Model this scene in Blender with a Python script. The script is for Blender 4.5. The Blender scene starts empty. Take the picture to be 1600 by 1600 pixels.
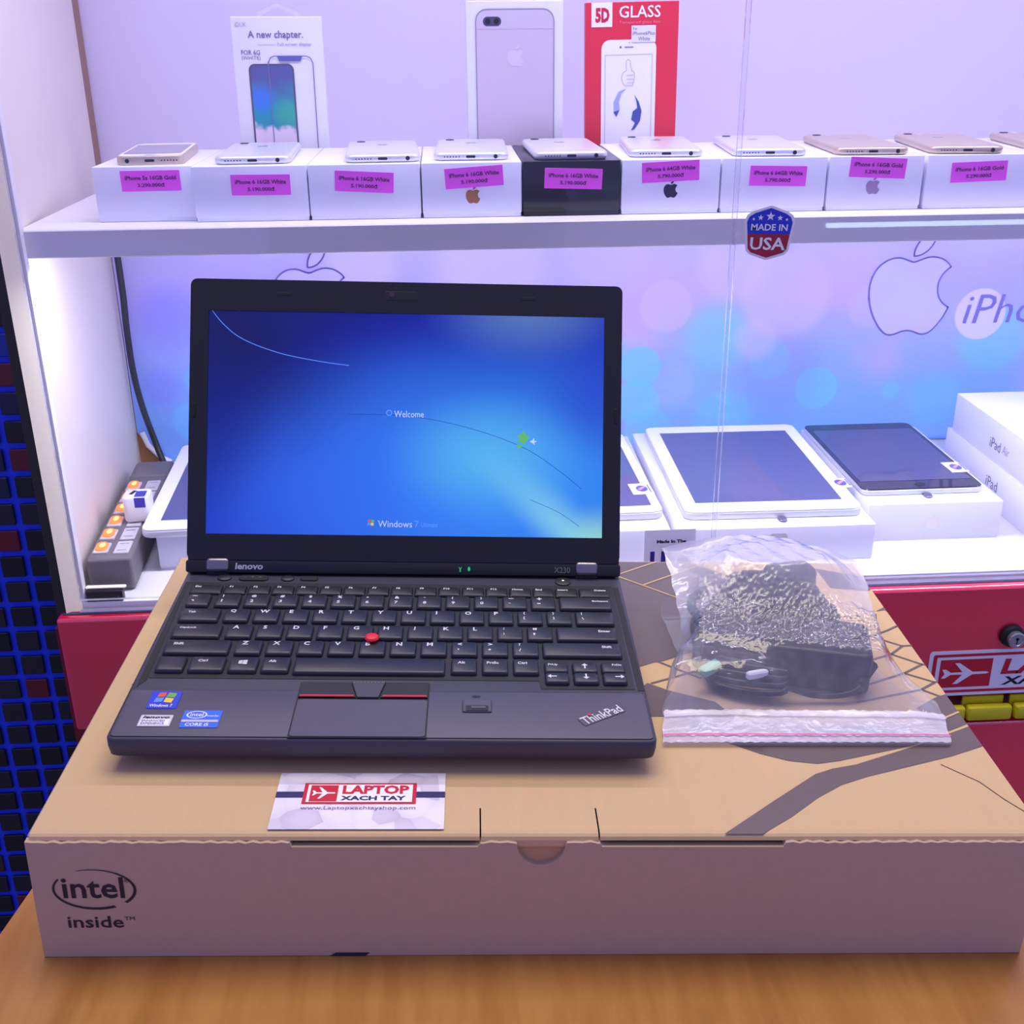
import bpy, bmesh, math, random
import numpy as np
from mathutils import Matrix, Vector

random.seed(7)
rng = np.random.default_rng(5)
SC = bpy.context.scene
COL = SC.collection

# ------------------------------------------------------------------ camera, world, lights, exposure
cam_d = bpy.data.cameras.new('camera')
cam_d.lens = 39.8545
cam_d.sensor_width = 36.0
cam_d.clip_start = 0.02
cam = bpy.data.objects.new('camera', cam_d)
COL.objects.link(cam)
cam.matrix_world = Matrix(((0.99819931, 0.0315281, -0.05103061, 0.04367564),
                           (-0.05929965, 0.39047783, -0.91870051, -0.53079481),
                           (-0.00903856, 0.92007231, 0.3916443, 0.38198322),
                           (0, 0, 0, 1)))
SC.camera = cam
SC.view_settings.view_transform = 'Standard'
SC.view_settings.look = 'None'
SC.view_settings.exposure = 0.0
SC.view_settings.gamma = 1.0
SC.view_settings.use_curve_mapping = False


def lin(c):
    c = c / 255.0
    return c / 12.92 if c <= 0.04045 else ((c + 0.055) / 1.055) ** 2.4


def rgb(*c):
    return (lin(c[0]), lin(c[1]), lin(c[2]), 1.0)


world = bpy.data.worlds.new('room_light')
SC.world = world
world.use_nodes = True
bg = world.node_tree.nodes['Background']
bg.inputs[0].default_value = (0.385, 0.392, 0.96, 1)
bg.inputs[1].default_value = 0.78


def area_light(name, loc, target, sx, sy, power, color):
    d = bpy.data.lights.new(name, 'AREA')
    d.shape = 'RECTANGLE'
    d.size, d.size_y = sx, sy
    d.energy = power
    d.color = color
    o = bpy.data.objects.new(name, d)
    COL.objects.link(o)
    o.location = loc
    o.rotation_euler = (Vector(target) - Vector(loc)).to_track_quat('-Z', 'Y').to_euler()
    return o


area_light('ceiling_lamp', (0.15, 0.42, 2.0), (0.15, 0.42, 0.0), 1.8, 0.8, 28.0, (1.0, 0.89, 0.58))
area_light('shelf_lamp_lower', (0.31, 0.4965, 0.2005), (0.31, 0.585, 0.0), 1.28, 0.006, 4.1, (0.88, 0.86, 1.0))
area_light('shelf_lamp_upper', (0.31, 0.488, 0.74), (0.31, 0.52, 0.0), 1.28, 0.03, 5.8, (0.80, 0.76, 1.0))

# ------------------------------------------------------------------ helpers
I4 = Matrix.Identity(4)


def T(x, y=None, z=None):
    return Matrix.Translation((x, y, z) if y is not None else x)


def R(deg, ax):
    return Matrix.Rotation(math.radians(deg), 4, ax)


FRONT = R(90, 'X')                     # a flat thing drawn in XY stands up and faces -Y


def front(x, y, z, roll=0.0):
    return T(x, y, z) @ FRONT @ R(roll, 'Z')


def link(name, me, parent=None, M=I4):
    o = bpy.data.objects.new(name, me)
    COL.objects.link(o)
    if parent is not None:
        o.parent = parent
    o.matrix_local = M
    return o


def thing(name, label, cat, M=I4, group=None, me=None, m=None):
    o = link(name, me, None, M)
    o['label'] = label
    o['category'] = cat
    if group:
        o['group'] = group
    if me and m:
        setmat(me, m)
    return o


def setmat(me, m):
    if not me.materials:
        for x in (m if isinstance(m, (list, tuple)) else [m]):
            me.materials.append(x)


def part(name, me, m, parent, M=I4, label=None, kind=None):
    setmat(me, m)
    o = link(name, me, parent, M)
    if label:
        o['label'] = label
    if kind:
        o['kind'] = kind
    return o


def struct(name, me, m, M=I4):
    setmat(me, m)
    o = link(name, me, None, M)
    o['kind'] = 'structure'
    return o


def finish(bm, angle=35):
    bmesh.ops.recalc_face_normals(bm, faces=bm.faces)
    me = bpy.data.meshes.new('m')
    bm.to_mesh(me)
    bm.free()
    for p in me.polygons:
        p.use_smooth = True
    me.set_sharp_from_angle(angle=math.radians(angle))
    return me


def outline(w, d, r, n=5):
    r = max(min(r, w / 2 - 1e-5, d / 2 - 1e-5), 1e-6)
    pts = []
    for cx, cy, a0 in ((w / 2 - r, d / 2 - r, 0), (-w / 2 + r, d / 2 - r, 90), (-w / 2 + r, -d / 2 + r, 180), (w / 2 - r, -d / 2 + r, 270)):
        for i in range(n + 1):
            a = math.radians(a0 + 90 * i / n)
            pts.append((cx + r * math.cos(a), cy + r * math.sin(a)))
    return pts


def loft(rings, cap=True):
    bm = bmesh.new()
    vs = [[bm.verts.new(p) for p in ring] for ring in rings]
    n = len(vs[0])
    for a, b in zip(vs, vs[1:]):
        for i in range(n):
            bm.faces.new((a[i], a[(i + 1) % n], b[(i + 1) % n], b[i]))
    if cap:
        bm.faces.new(list(reversed(vs[0])))
        bm.faces.new(vs[-1])
    return bm


def rslab_bm(w, d, h, r=0.002, b=0.0005, n=4, bs=1, bt=None, zf=None):
    """rounded plate, centred in x and y, from z=0 to z=h"""
    bt = b if bt is None else bt
    rings = []

    def ring(ins, z):
        pts = outline(w - 2 * ins, d - 2 * ins, r - ins, n)
        rings.append([(x, y, z + (zf(x, y) if zf else 0)) for x, y in pts])
    if b > 0:
        for k in range(bs + 1):
            a = math.pi / 2 * k / bs
            ring(b * (1 - math.sin(a)), b * (1 - math.cos(a)))
    else:
        ring(0, 0)
    if bt > 0:
        for k in range(bs + 1):
            a = math.pi / 2 * k / bs
            ring(bt * (1 - math.cos(a)), h - bt + bt * math.sin(a))
    else:
        ring(0, h)
    return loft(rings)


def rslab(*a, **k):
    return finish(rslab_bm(*a, **k))


def cbox(w, d, h, b=0.0):
    return rslab(w, d, h, 0.00001 if b <= 0 else b, b, 1 if b <= 0 else 2)


def prism(poly, h, z0=0.0):
    bm = bmesh.new()
    a = [bm.verts.new((x, y, z0)) for x, y in poly]
    b = [bm.verts.new((x, y, z0 + h)) for x, y in poly]
    n = len(a)
    bm.faces.new(list(reversed(a)))
    bm.faces.new(b)
    for i in range(n):
        bm.faces.new((a[i], a[(i + 1) % n], b[(i + 1) % n], b[i]))
    return finish(bm, 30)


def flat(polys):
    bm = bmesh.new()
    if polys and not isinstance(polys[0][0], (tuple, list)):
        polys = [polys]
    for p in polys:
        bm.faces.new([bm.verts.new((x, y, 0)) for x, y in p])
    me = bpy.data.meshes.new('m')
    bmesh.ops.recalc_face_normals(bm, faces=bm.faces)
    for f in bm.faces:
        if f.normal.z < 0:
            f.normal_flip()
    bm.to_mesh(me)
    bm.free()
    return me


def strips(lines, w):
    """flat ribbons along polylines"""
    polys = []
    for ln in lines:
        for (x0, y0), (x1, y1) in zip(ln, ln[1:]):
            dx, dy = x1 - x0, y1 - y0
            L = math.hypot(dx, dy) or 1
            nx, ny = -dy / L * w / 2, dx / L * w / 2
            ex, ey = dx / L * w * .2, dy / L * w * .2
            polys.append([(x0 + nx - ex, y0 + ny - ey), (x0 - nx - ex, y0 - ny - ey), (x1 - nx + ex, y1 - ny + ey), (x1 + nx + ex, y1 + ny + ey)])
    return flat(polys)


def ellipse(rx, ry, n=24, cx=0, cy=0, a0=0, a1=360):
    full = abs(a1 - a0) >= 360
    m = n if full else n + 1
    return [(cx + rx * math.cos(math.radians(a0 + (a1 - a0) * i / n)), cy + ry * math.sin(math.radians(a0 + (a1 - a0) * i / n))) for i in range(m)]


def rect(x0, y0, x1, y1):
    return [(x0, y0), (x1, y0), (x1, y1), (x0, y1)]


def frame(W, H, w, h, dep, r=0.001, ri=0.0005, oy=0.0, b=0.0):
    """rectangular ring, opening w x h shifted by oy"""
    o = outline(W, H, r, 4)
    i = [(x, y + oy) for x, y in outline(w, h, ri, 4)]
    bm = bmesh.new()
    n = len(o)
    L = {}
    for nm, pts, z in (('o0', o, 0), ('o1', o, dep), ('i1', i, dep), ('i0', i, 0)):
        L[nm] = [bm.verts.new((x, y, z)) for x, y in pts]
    for a, c in (('o0', 'o1'), ('o1', 'i1'), ('i1', 'i0'), ('i0', 'o0')):
        for k in range(n):
            bm.faces.new((L[a][k], L[a][(k + 1) % n], L[c][(k + 1) % n], L[c][k]))
    return finish(bm, 30)


def lathe(prof, n=20):
    rings = [[(r * math.cos(2 * math.pi * i / n), r * math.sin(2 * math.pi * i / n), z) for i in range(n)] for r, z in prof]
    return finish(loft(rings), 35)


def spline(pts, sub=6, closed=False):
    P = [Vector(p) for p in pts]
    out = []
    n = len(P)
    seg = n if closed else n - 1
    for i in range(seg):
        p0 = P[(i - 1) % n] if closed or i > 0 else P[0]
        p1, p2 = P[i], P[(i + 1) % n]
        p3 = P[(i + 2) % n] if closed or i + 2 < n else P[-1]
        for k in range(sub):
            t = k / sub
            out.append(0.5 * ((2 * p1) + (p2 - p0) * t + (2 * p0 - 5 * p1 + 4 * p2 - p3) * t * t + (3 * p1 - p0 - 3 * p2 + p3) * t ** 3))
    if not closed:
        out.append(P[-1])
    return out


def tube_bm(pts, r, n=8, flatz=1.0):
    pts = [Vector(p) for p in pts]
    rings = []
    up = Vector((0, 0, 1))
    for i, p in enumerate(pts):
        t = (pts[min(i + 1, len(pts) - 1)] - pts[max(i - 1, 0)]).normalized()
        if abs(t.dot(up)) > .95:
            up = Vector((0, 1, 0)) if abs(t.y) < .9 else Vector((1, 0, 0))
        s = t.cross(up).normalized()
        u = s.cross(t)
        rr = r[i] if isinstance(r, (list, tuple)) else r
        rings.append([tuple(p + s * rr * math.cos(2 * math.pi * k / n) + u * rr * flatz * math.sin(2 * math.pi * k / n)) for k in range(n)])
    return loft(rings)


def tube(pts, r, n=8, flatz=1.0):
    return finish(tube_bm(pts, r, n, flatz), 50)


def joined(*items):
    """(mesh, matrix[, material index]) -> one mesh"""
    bm = bmesh.new()
    for it in items:
        me, M = it[0], it[1]
        mi = it[2] if len(it) > 2 else 0
        b2 = bmesh.new()
        b2.from_mesh(me)
        b2.transform(M)
        for f in b2.faces:
            f.material_index = mi
        tmp = bpy.data.meshes.new('t')
        b2.to_mesh(tmp)
        b2.free()
        bm.from_mesh(tmp)
        bpy.data.meshes.remove(tmp)
    me = bpy.data.meshes.new('m')
    bm.to_mesh(me)
    bm.free()
    for p in me.polygons:
        p.use_smooth = True
    me.set_sharp_from_angle(angle=math.radians(35))
    return me


_txt = {}


def text_mesh(s, w=None, h=None, bold=0.0, shear=0.0, space=1.0, res=2):
    key = (s, bold, shear, space, res)
    if key not in _txt:
        cu = bpy.data.curves.new('t', 'FONT')
        cu.body = s
        cu.size = 1.0
        cu.offset = bold
        cu.shear = shear
        cu.resolution_u = res
        cu.space_character = space
        cu.align_x = 'CENTER'
        o = bpy.data.objects.new('t', cu)
        COL.objects.link(o)
        dg = bpy.context.evaluated_depsgraph_get()
        me = bpy.data.meshes.new_from_object(o.evaluated_get(dg))
        co = np.empty(len(me.vertices) * 3)
        me.vertices.foreach_get('co', co)
        co = co.reshape(-1, 3)
        fs = [tuple(p.vertices) for p in me.polygons]
        bpy.data.objects.remove(o)
        bpy.data.curves.remove(cu)
        bpy.data.meshes.remove(me)
        lo, hi = co.min(0), co.max(0)
        co = co - (lo + hi) / 2
        _txt[key] = (co, fs, hi - lo)
    co, fs, sz = _txt[key]
    sx = w / sz[0] if w else None
    sy = h / sz[1] if h else None
    sx = sx or sy
    sy = sy or sx
    c2 = co * np.array([sx, sy, 0])
    me = bpy.data.meshes.new('m')
    me.from_pydata([tuple(v) for v in c2], [], fs)
    me.update()
    if me.polygons and me.polygons[0].normal.z < 0:
        me.flip_normals()
    return me


def text(s, m, parent, M, w=None, h=None, name='lettering', **k):
    return part(name, text_mesh(s, w, h, **k), m, parent, M)


def svg(path, sub=8):
    """mini path reader: M, c, s(not), l, z in one 24 unit box, y up, centred"""
    out = []
    import re
    for cmd, args in re.findall(r'([MmcCzl])([^MmcCzl]*)', path):
        v = [float(x) for x in re.findall(r'-?\d*\.\d+|-?\d+', args)]
        if cmd in 'Mm':
            cur = [(v[0], v[1])]
            out.append(cur)
        elif cmd == 'l':
            for i in range(0, len(v), 2):
                x, y = cur[-1]
                cur.append((x + v[i], y + v[i + 1]))
        elif cmd == 'c':
            for i in range(0, len(v) - 5, 6):
                x, y = cur[-1]
                p1, p2, p3 = (x + v[i], y + v[i + 1]), (x + v[i + 2], y + v[i + 3]), (x + v[i + 4], y + v[i + 5])
                for k in range(1, sub + 1):
                    t = k / sub
                    q = 1 - t
                    cur.append(tuple(q ** 3 * a + 3 * q * q * t * b + 3 * q * t * t * c + t ** 3 * d for a, b, c, d in zip((x, y), p1, p2, p3)))
    res = []
    for cur in out:
        pts = []
        for x, y in cur:
            p = ((x - 12) / 24, (12 - y) / 24)
            if not pts or math.dist(p, pts[-1]) > 1e-4:
                pts.append(p)
        if math.dist(pts[0], pts[-1]) < 1e-3:
            pts.pop()
        res.append(pts)
    return res


FRUIT = svg('M12.152 6.896c-.948 0-2.415-1.078-3.96-1.04-2.04.027-3.91 1.183-4.961 3.014-2.117 3.675-.546 9.103 1.519 12.09 1.013 1.454 2.208 3.09 3.792 3.039 1.52-.065 2.09-.987 3.935-.987 1.831 0 2.35.987 3.96.948 1.637-.026 2.676-1.48 3.676-2.948 1.156-1.688 1.636-3.325 1.662-3.415-.039-.013-3.182-1.221-3.22-4.857-.026-3.04 2.48-4.494 2.597-4.559-1.429-2.09-3.623-2.324-4.39-2.376-2-.156-3.675 1.09-4.61 1.09zM15.53 3.83c.843-1.012 1.4-2.427 1.245-3.83-1.207.052-2.662.805-3.532 1.818-.78.896-1.454 2.338-1.273 3.714 1.338.104 2.715-.688 3.559-1.701')


def scaled(polys, s, sy=None, ox=0, oy=0):
    sy = s if sy is None else sy
    return [[(x * s + ox, y * sy + oy) for x, y in p] for p in polys]


PLANE = [(1.0, 0.0), (.86, .09), (.30, .10), (-.28, .80), (-.48, .80), (-.12, .10), (-.60, .08), (-.82, .34), (-.98, .34), (-.86, 0.0),
         (-.98, -.34), (-.82, -.34), (-.60, -.08), (-.12, -.10), (-.48, -.80), (-.28, -.80), (.30, -.10), (.86, -.09)]


def star(r, cx, cy):
    return [(cx + (r if i % 2 == 0 else r * .42) * math.sin(math.pi * i / 5), cy + (r if i % 2 == 0 else r * .42) * math.cos(math.pi * i / 5)) for i in range(10)]


# ------------------------------------------------------------------ materials
_mats = {}


def mat(name, c, rough=0.5, metal=0.0, spec=0.5, coat=0.0, emit=0.0, noise=None, bump=None, alpha=1.0, coat_rough=0.05):
    if name in _mats:
        return _mats[name]
    m = bpy.data.materials.new(name)
    m.use_nodes = True
    nt = m.node_tree
    b = nt.nodes['Principled BSDF']
    col = c if len(c) == 4 and max(c[:3]) <= 1.0 and isinstance(c[0], float) else rgb(*c)
    b.inputs['Base Color'].default_value = col
    b.inputs['Roughness'].default_value = rough
    b.inputs['Metallic'].default_value = metal
    b.inputs['Specular IOR Level'].default_value = spec
    b.inputs['Coat Weight'].default_value = coat
    b.inputs['Coat Roughness'].default_value = coat_rough
    if coat >= 1:
        b.inputs['Coat IOR'].default_value = 2.0
    b.inputs['Alpha'].default_value = alpha
    if emit:
        b.inputs['Emission Color'].default_value = col
        b.inputs['Emission Strength'].default_value = emit
    tc = None
    if noise or bump:
        tc = nt.nodes.new('ShaderNodeTexCoord')
    if noise:                              # (scale, amount, (stretch x, y, z))
        mp = nt.nodes.new('ShaderNodeMapping')
        mp.inputs['Scale'].default_value = noise[2] if len(noise) > 2 else (1, 1, 1)
        nz = nt.nodes.new('ShaderNodeTexNoise')
        nz.inputs['Scale'].default_value = noise[0]
        nz.inputs['Detail'].default_value = 5
        mx = nt.nodes.new('ShaderNodeMix')
        mx.data_type = 'RGBA'
        mx.inputs[6].default_value = tuple(x * (1 - noise[1]) for x in col[:3]) + (1,)
        mx.inputs[7].default_value = tuple(min(1, x * (1 + noise[1])) for x in col[:3]) + (1,)
        nt.links.new(tc.outputs['Object'], mp.inputs[0])
        nt.links.new(mp.outputs[0], nz.inputs['Vector'])
        nt.links.new(nz.outputs[0], mx.inputs[0])
        nt.links.new(mx.outputs[2], b.inputs['Base Color'])
    if bump:                               # (scale, strength)
        n2 = nt.nodes.new('ShaderNodeTexNoise')
        n2.inputs['Scale'].default_value = bump[0]
        n2.inputs['Detail'].default_value = 3
        bp = nt.nodes.new('ShaderNodeBump')
        bp.inputs['Strength'].default_value = bump[1]
        bp.inputs['Distance'].default_value = 0.0006
        nt.links.new(tc.outputs['Object'], n2.inputs['Vector'])
        nt.links.new(n2.outputs[0], bp.inputs['Height'])
        nt.links.new(bp.outputs[0], b.inputs['Normal'])
    _mats[name] = m
    return m


class NT:
    """tiny node-maths writer"""

    def __init__(self, m):
        self.t = m.node_tree

    def m(self, op, *a, clamp=False):
        n = self.t.nodes.new('ShaderNodeMath')
        n.operation = op
        n.use_clamp = clamp
        for i, x in enumerate(a):
            if isinstance(x, (int, float)):
                n.inputs[i].default_value = x
            else:
                self.t.links.new(x, n.inputs[i])
        return n.outputs[0]

    def mix(self, f, a, b):
        n = self.t.nodes.new('ShaderNodeMix')
        n.data_type = 'RGBA'
        for i, x in ((0, f), (6, a), (7, b)):
            if isinstance(x, (int, float, tuple)):
                n.inputs[i].default_value = x
            else:
                self.t.links.new(x, n.inputs[i])
        return n.outputs[2]

    def xyz(self):
        tc = self.t.nodes.new('ShaderNodeTexCoord')
        s = self.t.nodes.new('ShaderNodeSeparateXYZ')
        self.t.links.new(tc.outputs['Object'], s.inputs[0])
        return s.outputs[0], s.outputs[1], s.outputs[2]

    def step(self, x, lo, hi):
        n = self.t.nodes.new('ShaderNodeMapRange')
        n.interpolation_type = 'SMOOTHSTEP'
        self.t.links.new(x, n.inputs[0])
        n.inputs[1].default_value = lo
        n.inputs[2].default_value = hi
        return n.outputs[0]

    def dist(self, x, y, cx, cy, sx=1.0, sy=1.0):
        a = self.m('MULTIPLY', self.m('SUBTRACT', x, cx), 1 / sx)
        b = self.m('MULTIPLY', self.m('SUBTRACT', y, cy), 1 / sy)
        return self.m('SQRT', self.m('ADD', self.m('MULTIPLY', a, a), self.m('MULTIPLY', b, b)))


WHITE = mat('white_laminate', (232, 230, 232), .42, bump=(90, .05), noise=(6, .03))
SIDEW = mat('painted_side_panel', (232, 222, 214), .55, noise=(9, .05))
CREAM = mat('cream_edge', (250, 240, 212), .6)
PAPERW = mat('white_card', (232, 231, 234), .45)
PAPERG = mat('white_gloss_card', (242, 242, 255), .28)
BACKW = mat('lavender_back_laminate', (222, 214, 240), .45, bump=(90, .05), noise=(6, .02))
BLACKBOX = mat('black_gloss_card', (20, 20, 28), .22)
PINK = mat('pink_paper', (255, 90, 238), .7)
INK = mat('dark_ink', (30, 20, 40), .6)
PINKINK = mat('tag_ink', (95, 10, 90), .7)
SILVER = mat('silver_aluminium', (226, 226, 232), .36, .45)
GOLD = mat('gold_aluminium', (206, 188, 168), .36, .5)
SILVEREDGE = mat('silver_rim', (222, 222, 226), .22, .7)
BLACK = mat('black_plastic', (14, 14, 16), .4)
PORT = mat('port_black', (8, 8, 10), .6)
PALM = mat('laptop_palm_lit', (78, 74, 90), .5, spec=.5, bump=(900, .10))  # same black shell as the base, lightened for the light on top
LAPTOP = mat('laptop_black_shaded', (60, 58, 72), .5, spec=.5, bump=(900, .10))  # same shell, darkened to put the dim front light into its colour
LAPTOPD = mat('laptop_dark', (22, 22, 29), .5)
BEZEL = mat('bezel_black', (15, 16, 26), .48, bump=(900, .05))
KEYM = mat('key_black', (40, 38, 47), .42, spec=.5)
LEGEND = mat('key_legend', (215, 212, 215), .6)
LEGENDD = mat('dim_legend', (120, 118, 122), .6)
RED = mat('red_rubber', (225, 20, 40), .5)
REDLINE = mat('red_stripe', (190, 30, 45), .5)
CHROME = mat('brushed_hinge', (140, 136, 138), .34, .9)
KRAFT = mat('kraft_top', (208, 176, 132), .85, spec=.25, noise=(160, .05, (1, .15, 1)), bump=(140, .12))
KRAFTF = mat('kraft_front_shaded', (192, 166, 140), .85, spec=.25, noise=(160, .05, (1, 1, .2)), bump=(140, .12))  # same cardboard as the top, with the front's mauve shade in its colour
KRAFTE = mat('kraft_edge', (190, 150, 108), .9)
PRINT = mat('brown_print', (100, 84, 82), .45, spec=.5, noise=(160, .05, (1, .15, 1)))
INKBOX = mat('carton_ink', (46, 34, 40), .8)
SLIT = mat('slit_dark', (60, 42, 36), .9)
REDLACQ = mat('red_lacquer', (246, 22, 64), .10, spec=.6, coat=1.0)
YELLOW = mat('yellow_hinge', (214, 206, 20), .45, bump=(120, .3))
STEEL = mat('steel', (196, 196, 200), .25, .9)
ALU = mat('aluminium_track', (176, 170, 190), .3, .7)
TRACKD = mat('dark_track', (58, 52, 78), .5)
GROUT = mat('blue_grout', (18, 62, 235), .6)
GREYPL = mat('grey_plastic', (112, 108, 112), .5, bump=(500, .06))
SOCKET = mat('pale_socket', (200, 198, 205), .4)
USBW = mat('white_plastic', (238, 236, 240), .3)
STBLUE = mat('sticker_blue', (40, 60, 205), .35)
BLUEPRINT = mat('blue_print', (60, 60, 170), .4)
STWHITE = mat('sticker_white', (246, 244, 248), .35)
STRED = mat('sticker_red', (205, 28, 52), .35)
STNAVY = mat('sticker_navy', (40, 34, 92), .4)
STGREY = mat('sticker_silver', (206, 204, 208), .4)
REDBOX = mat('red_card', (226, 42, 62), .4)
TABGLASS = mat('tablet_glass_sheen', (84, 88, 130), .06, spec=.5)  # colour lightened to carry the poster reflection and glass haze
TABGLASSD = mat('dark_tablet_display_sheen', (74, 76, 114), .06, spec=.5)  # dark display, its reflection and haze put into the colour
TABGLASSB = mat('dark_tablet_glass', (42, 43, 62), .06, spec=.5)
PHGLASS = mat('phone_glass', (150, 148, 160), .08)
PLY = mat('plywood', (168, 116, 62), .6, noise=(30, .2, (1, 1, 8)))
CORD = mat('black_cord', (16, 15, 18), .45)
GREEN = mat('green_led', (20, 190, 100), .5, emit=.6)
PLEAF = mat('printed_green', (90, 180, 90), .5, emit=.6)
PWHITE = mat('printed_white', (205, 220, 250), .5, emit=.42)
PDIM = mat('printed_pale_blue', (96, 146, 232), .5, emit=.6)
PDARK = mat('printed_dark_line', (20, 70, 160), .5, emit=.3)
TIE = mat('green_tie', (110, 190, 170), .5)
LEDM = mat('led_tube', (215, 228, 255), .5, emit=9.0)
ORANGE = mat('lit_orange', (255, 120, 50), .3, emit=.9)
ORANGEHOT = mat('lit_orange_core', (255, 188, 110), .3, emit=1.2)
FLOORM = mat('grey_floor', (120, 112, 116), .5, noise=(4, .1))
RUBBER = mat('rubber', (18, 18, 20), .8)


def glass_mat(name, tint, ior=1.45, diff=0.0, diffcol=(.9, .9, 1, 1), rough=0.0, boost=1.0, bump=None, cloud=False):
    m = bpy.data.materials.new(name)
    m.use_nodes = True
    nt = m.node_tree
    nt.nodes.clear()
    out = nt.nodes.new('ShaderNodeOutputMaterial')
    tr = nt.nodes.new('ShaderNodeBsdfTransparent')
    tr.inputs[0].default_value = tint
    gl = nt.nodes.new('ShaderNodeBsdfGlossy')
    gl.inputs['Roughness'].default_value = rough
    fr = nt.nodes.new('ShaderNodeFresnel')
    # the same reflectance from both sides of a thin sheet
    ge = nt.nodes.new('ShaderNodeNewGeometry')
    mr = nt.nodes.new('ShaderNodeMapRange')
    mr.inputs[3].default_value = ior
    mr.inputs[4].default_value = 1 / ior
    nt.links.new(ge.outputs['Backfacing'], mr.inputs[0])
    nt.links.new(mr.outputs[0], fr.inputs[0])
    base = tr.outputs[0]
    if bump:
        tc = nt.nodes.new('ShaderNodeTexCoord')
        nz = nt.nodes.new('ShaderNodeTexNoise')
        nz.inputs['Scale'].default_value = bump[0]
        nz.inputs['Detail'].default_value = 3
        nz.inputs['Distortion'].default_value = 1.2
        bp = nt.nodes.new('ShaderNodeBump')
        bp.inputs['Strength'].default_value = bump[1]
        bp.inputs['Distance'].default_value = .002
        nt.links.new(tc.outputs['Object'], nz.inputs['Vector'])
        nt.links.new(nz.outputs[0], bp.inputs['Height'])
        nt.links.new(bp.outputs[0], gl.inputs['Normal'])
        nt.links.new(bp.outputs[0], fr.inputs['Normal'])
    if diff:
        df = nt.nodes.new('ShaderNodeBsdfDiffuse')
        df.inputs[0].default_value = diffcol
        tl = nt.nodes.new('ShaderNodeBsdfTranslucent')
        tl.inputs[0].default_value = diffcol
        a = nt.nodes.new('ShaderNodeMixShader')
        a.inputs[0].default_value = .15
        nt.links.new(df.outputs[0], a.inputs[1])
        nt.links.new(tl.outputs[0], a.inputs[2])
        b = nt.nodes.new('ShaderNodeMixShader')
        b.inputs[0].default_value = diff
        if cloud:                          # how milky the film is, stored on the mesh
            at = nt.nodes.new('ShaderNodeAttribute')
            at.attribute_name = 'cloud'
            nt.links.new(at.outputs['Fac'], b.inputs[0])
        nt.links.new(tr.outputs[0], b.inputs[1])
        nt.links.new(a.outputs[0], b.inputs[2])
        base = b.outputs[0]
    mx = nt.nodes.new('ShaderNodeMixShader')
    mu = nt.nodes.new('ShaderNodeMath')
    mu.operation = 'MULTIPLY'
    mu.use_clamp = True
    mu.inputs[1].default_value = boost
    nt.links.new(fr.outputs[0], mu.inputs[0])
    nt.links.new(mu.outputs[0], mx.inputs[0])
    nt.links.new(base, mx.inputs[1])
    nt.links.new(gl.outputs[0], mx.inputs[2])
    nt.links.new(mx.outputs[0], out.inputs[0])
    return m


def backlit_mat(name, c):
    m = bpy.data.materials.new(name)
    m.use_nodes = True
    nt = m.node_tree
    nt.nodes.clear()
    out = nt.nodes.new('ShaderNodeOutputMaterial')
    a, b = nt.nodes.new('ShaderNodeBsdfDiffuse'), nt.nodes.new('ShaderNodeBsdfTranslucent')
    a.inputs[0].default_value = b.inputs[0].default_value = rgb(*c)
    mx = nt.nodes.new('ShaderNodeMixShader')
    mx.inputs[0].default_value = .5
    nt.links.new(a.outputs[0], mx.inputs[1])
    nt.links.new(b.outputs[0], mx.inputs[2])
    nt.links.new(mx.outputs[0], out.inputs[0])
    return m


BACKLIT = backlit_mat('thin_sticker_film', (226, 224, 226))
GLASS = glass_mat('clear_glass', (.985, .985, 1, 1), 1.45)
GLASSE = glass_mat('glass_edge', (.80, .82, .92, 1), 1.5, .50, (.9, .92, 1, 1))
FILM = glass_mat('plastic_film', (.97, .97, 1, 1), 1.5, .20, (.96, .94, 1, 1), .12, 1.7, (60, .25), True)
FILMB = glass_mat('plastic_film_back', (.98, .98, 1, 1), 1.4, .10, (.86, .86, .98, 1), .2, .8)
FILMZ = glass_mat('zip_band_film', (.97, .96, 1, 1), 1.5, .55, (.98, .94, 1, 1), .15, 1.8, (120, .5))
FILMPINK = glass_mat('pink_zip_line', (.95, .5, .65, 1), 1.5, .8, (.9, .14, .36, 1), .25, 1.0)


def wood_table():
    m = mat('orange_wood', (200, 132, 52), .42, spec=.4, coat=.15)
    n = NT(m)
    nt = m.node_tree
    tc = nt.nodes.new('ShaderNodeTexCoord')
    mp = nt.nodes.new('ShaderNodeMapping')
    mp.inputs['Rotation'].default_value = (0, 0, math.radians(-30))
    mp.inputs['Scale'].default_value = (5, .8, 1)
    nt.links.new(tc.outputs['Object'], mp.inputs[0])
    nz = nt.nodes.new('ShaderNodeTexNoise')
    nz.inputs['Scale'].default_value = 5
    nz.inputs['Detail'].default_value = 8
    nz.inputs['Distortion'].default_value = .6
    nt.links.new(mp.outputs[0], nz.inputs['Vector'])
    wv = nt.nodes.new('ShaderNodeTexNoise')
    wv.inputs['Scale'].default_value = 26
    wv.inputs['Detail'].default_value = 4
    nt.links.new(mp.outputs[0], wv.inputs['Vector'])
    f = n.m('ADD', n.m('MULTIPLY', nz.outputs[0], .7), n.m('MULTIPLY', wv.outputs[0], .3))
    c = n.mix(n.step(f, .35, .65), rgb(172, 112, 46), rgb(194, 136, 66))
    nt.links.new(c, nt.nodes['Principled BSDF'].inputs['Base Color'])
    return m


WOOD = wood_table()


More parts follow.
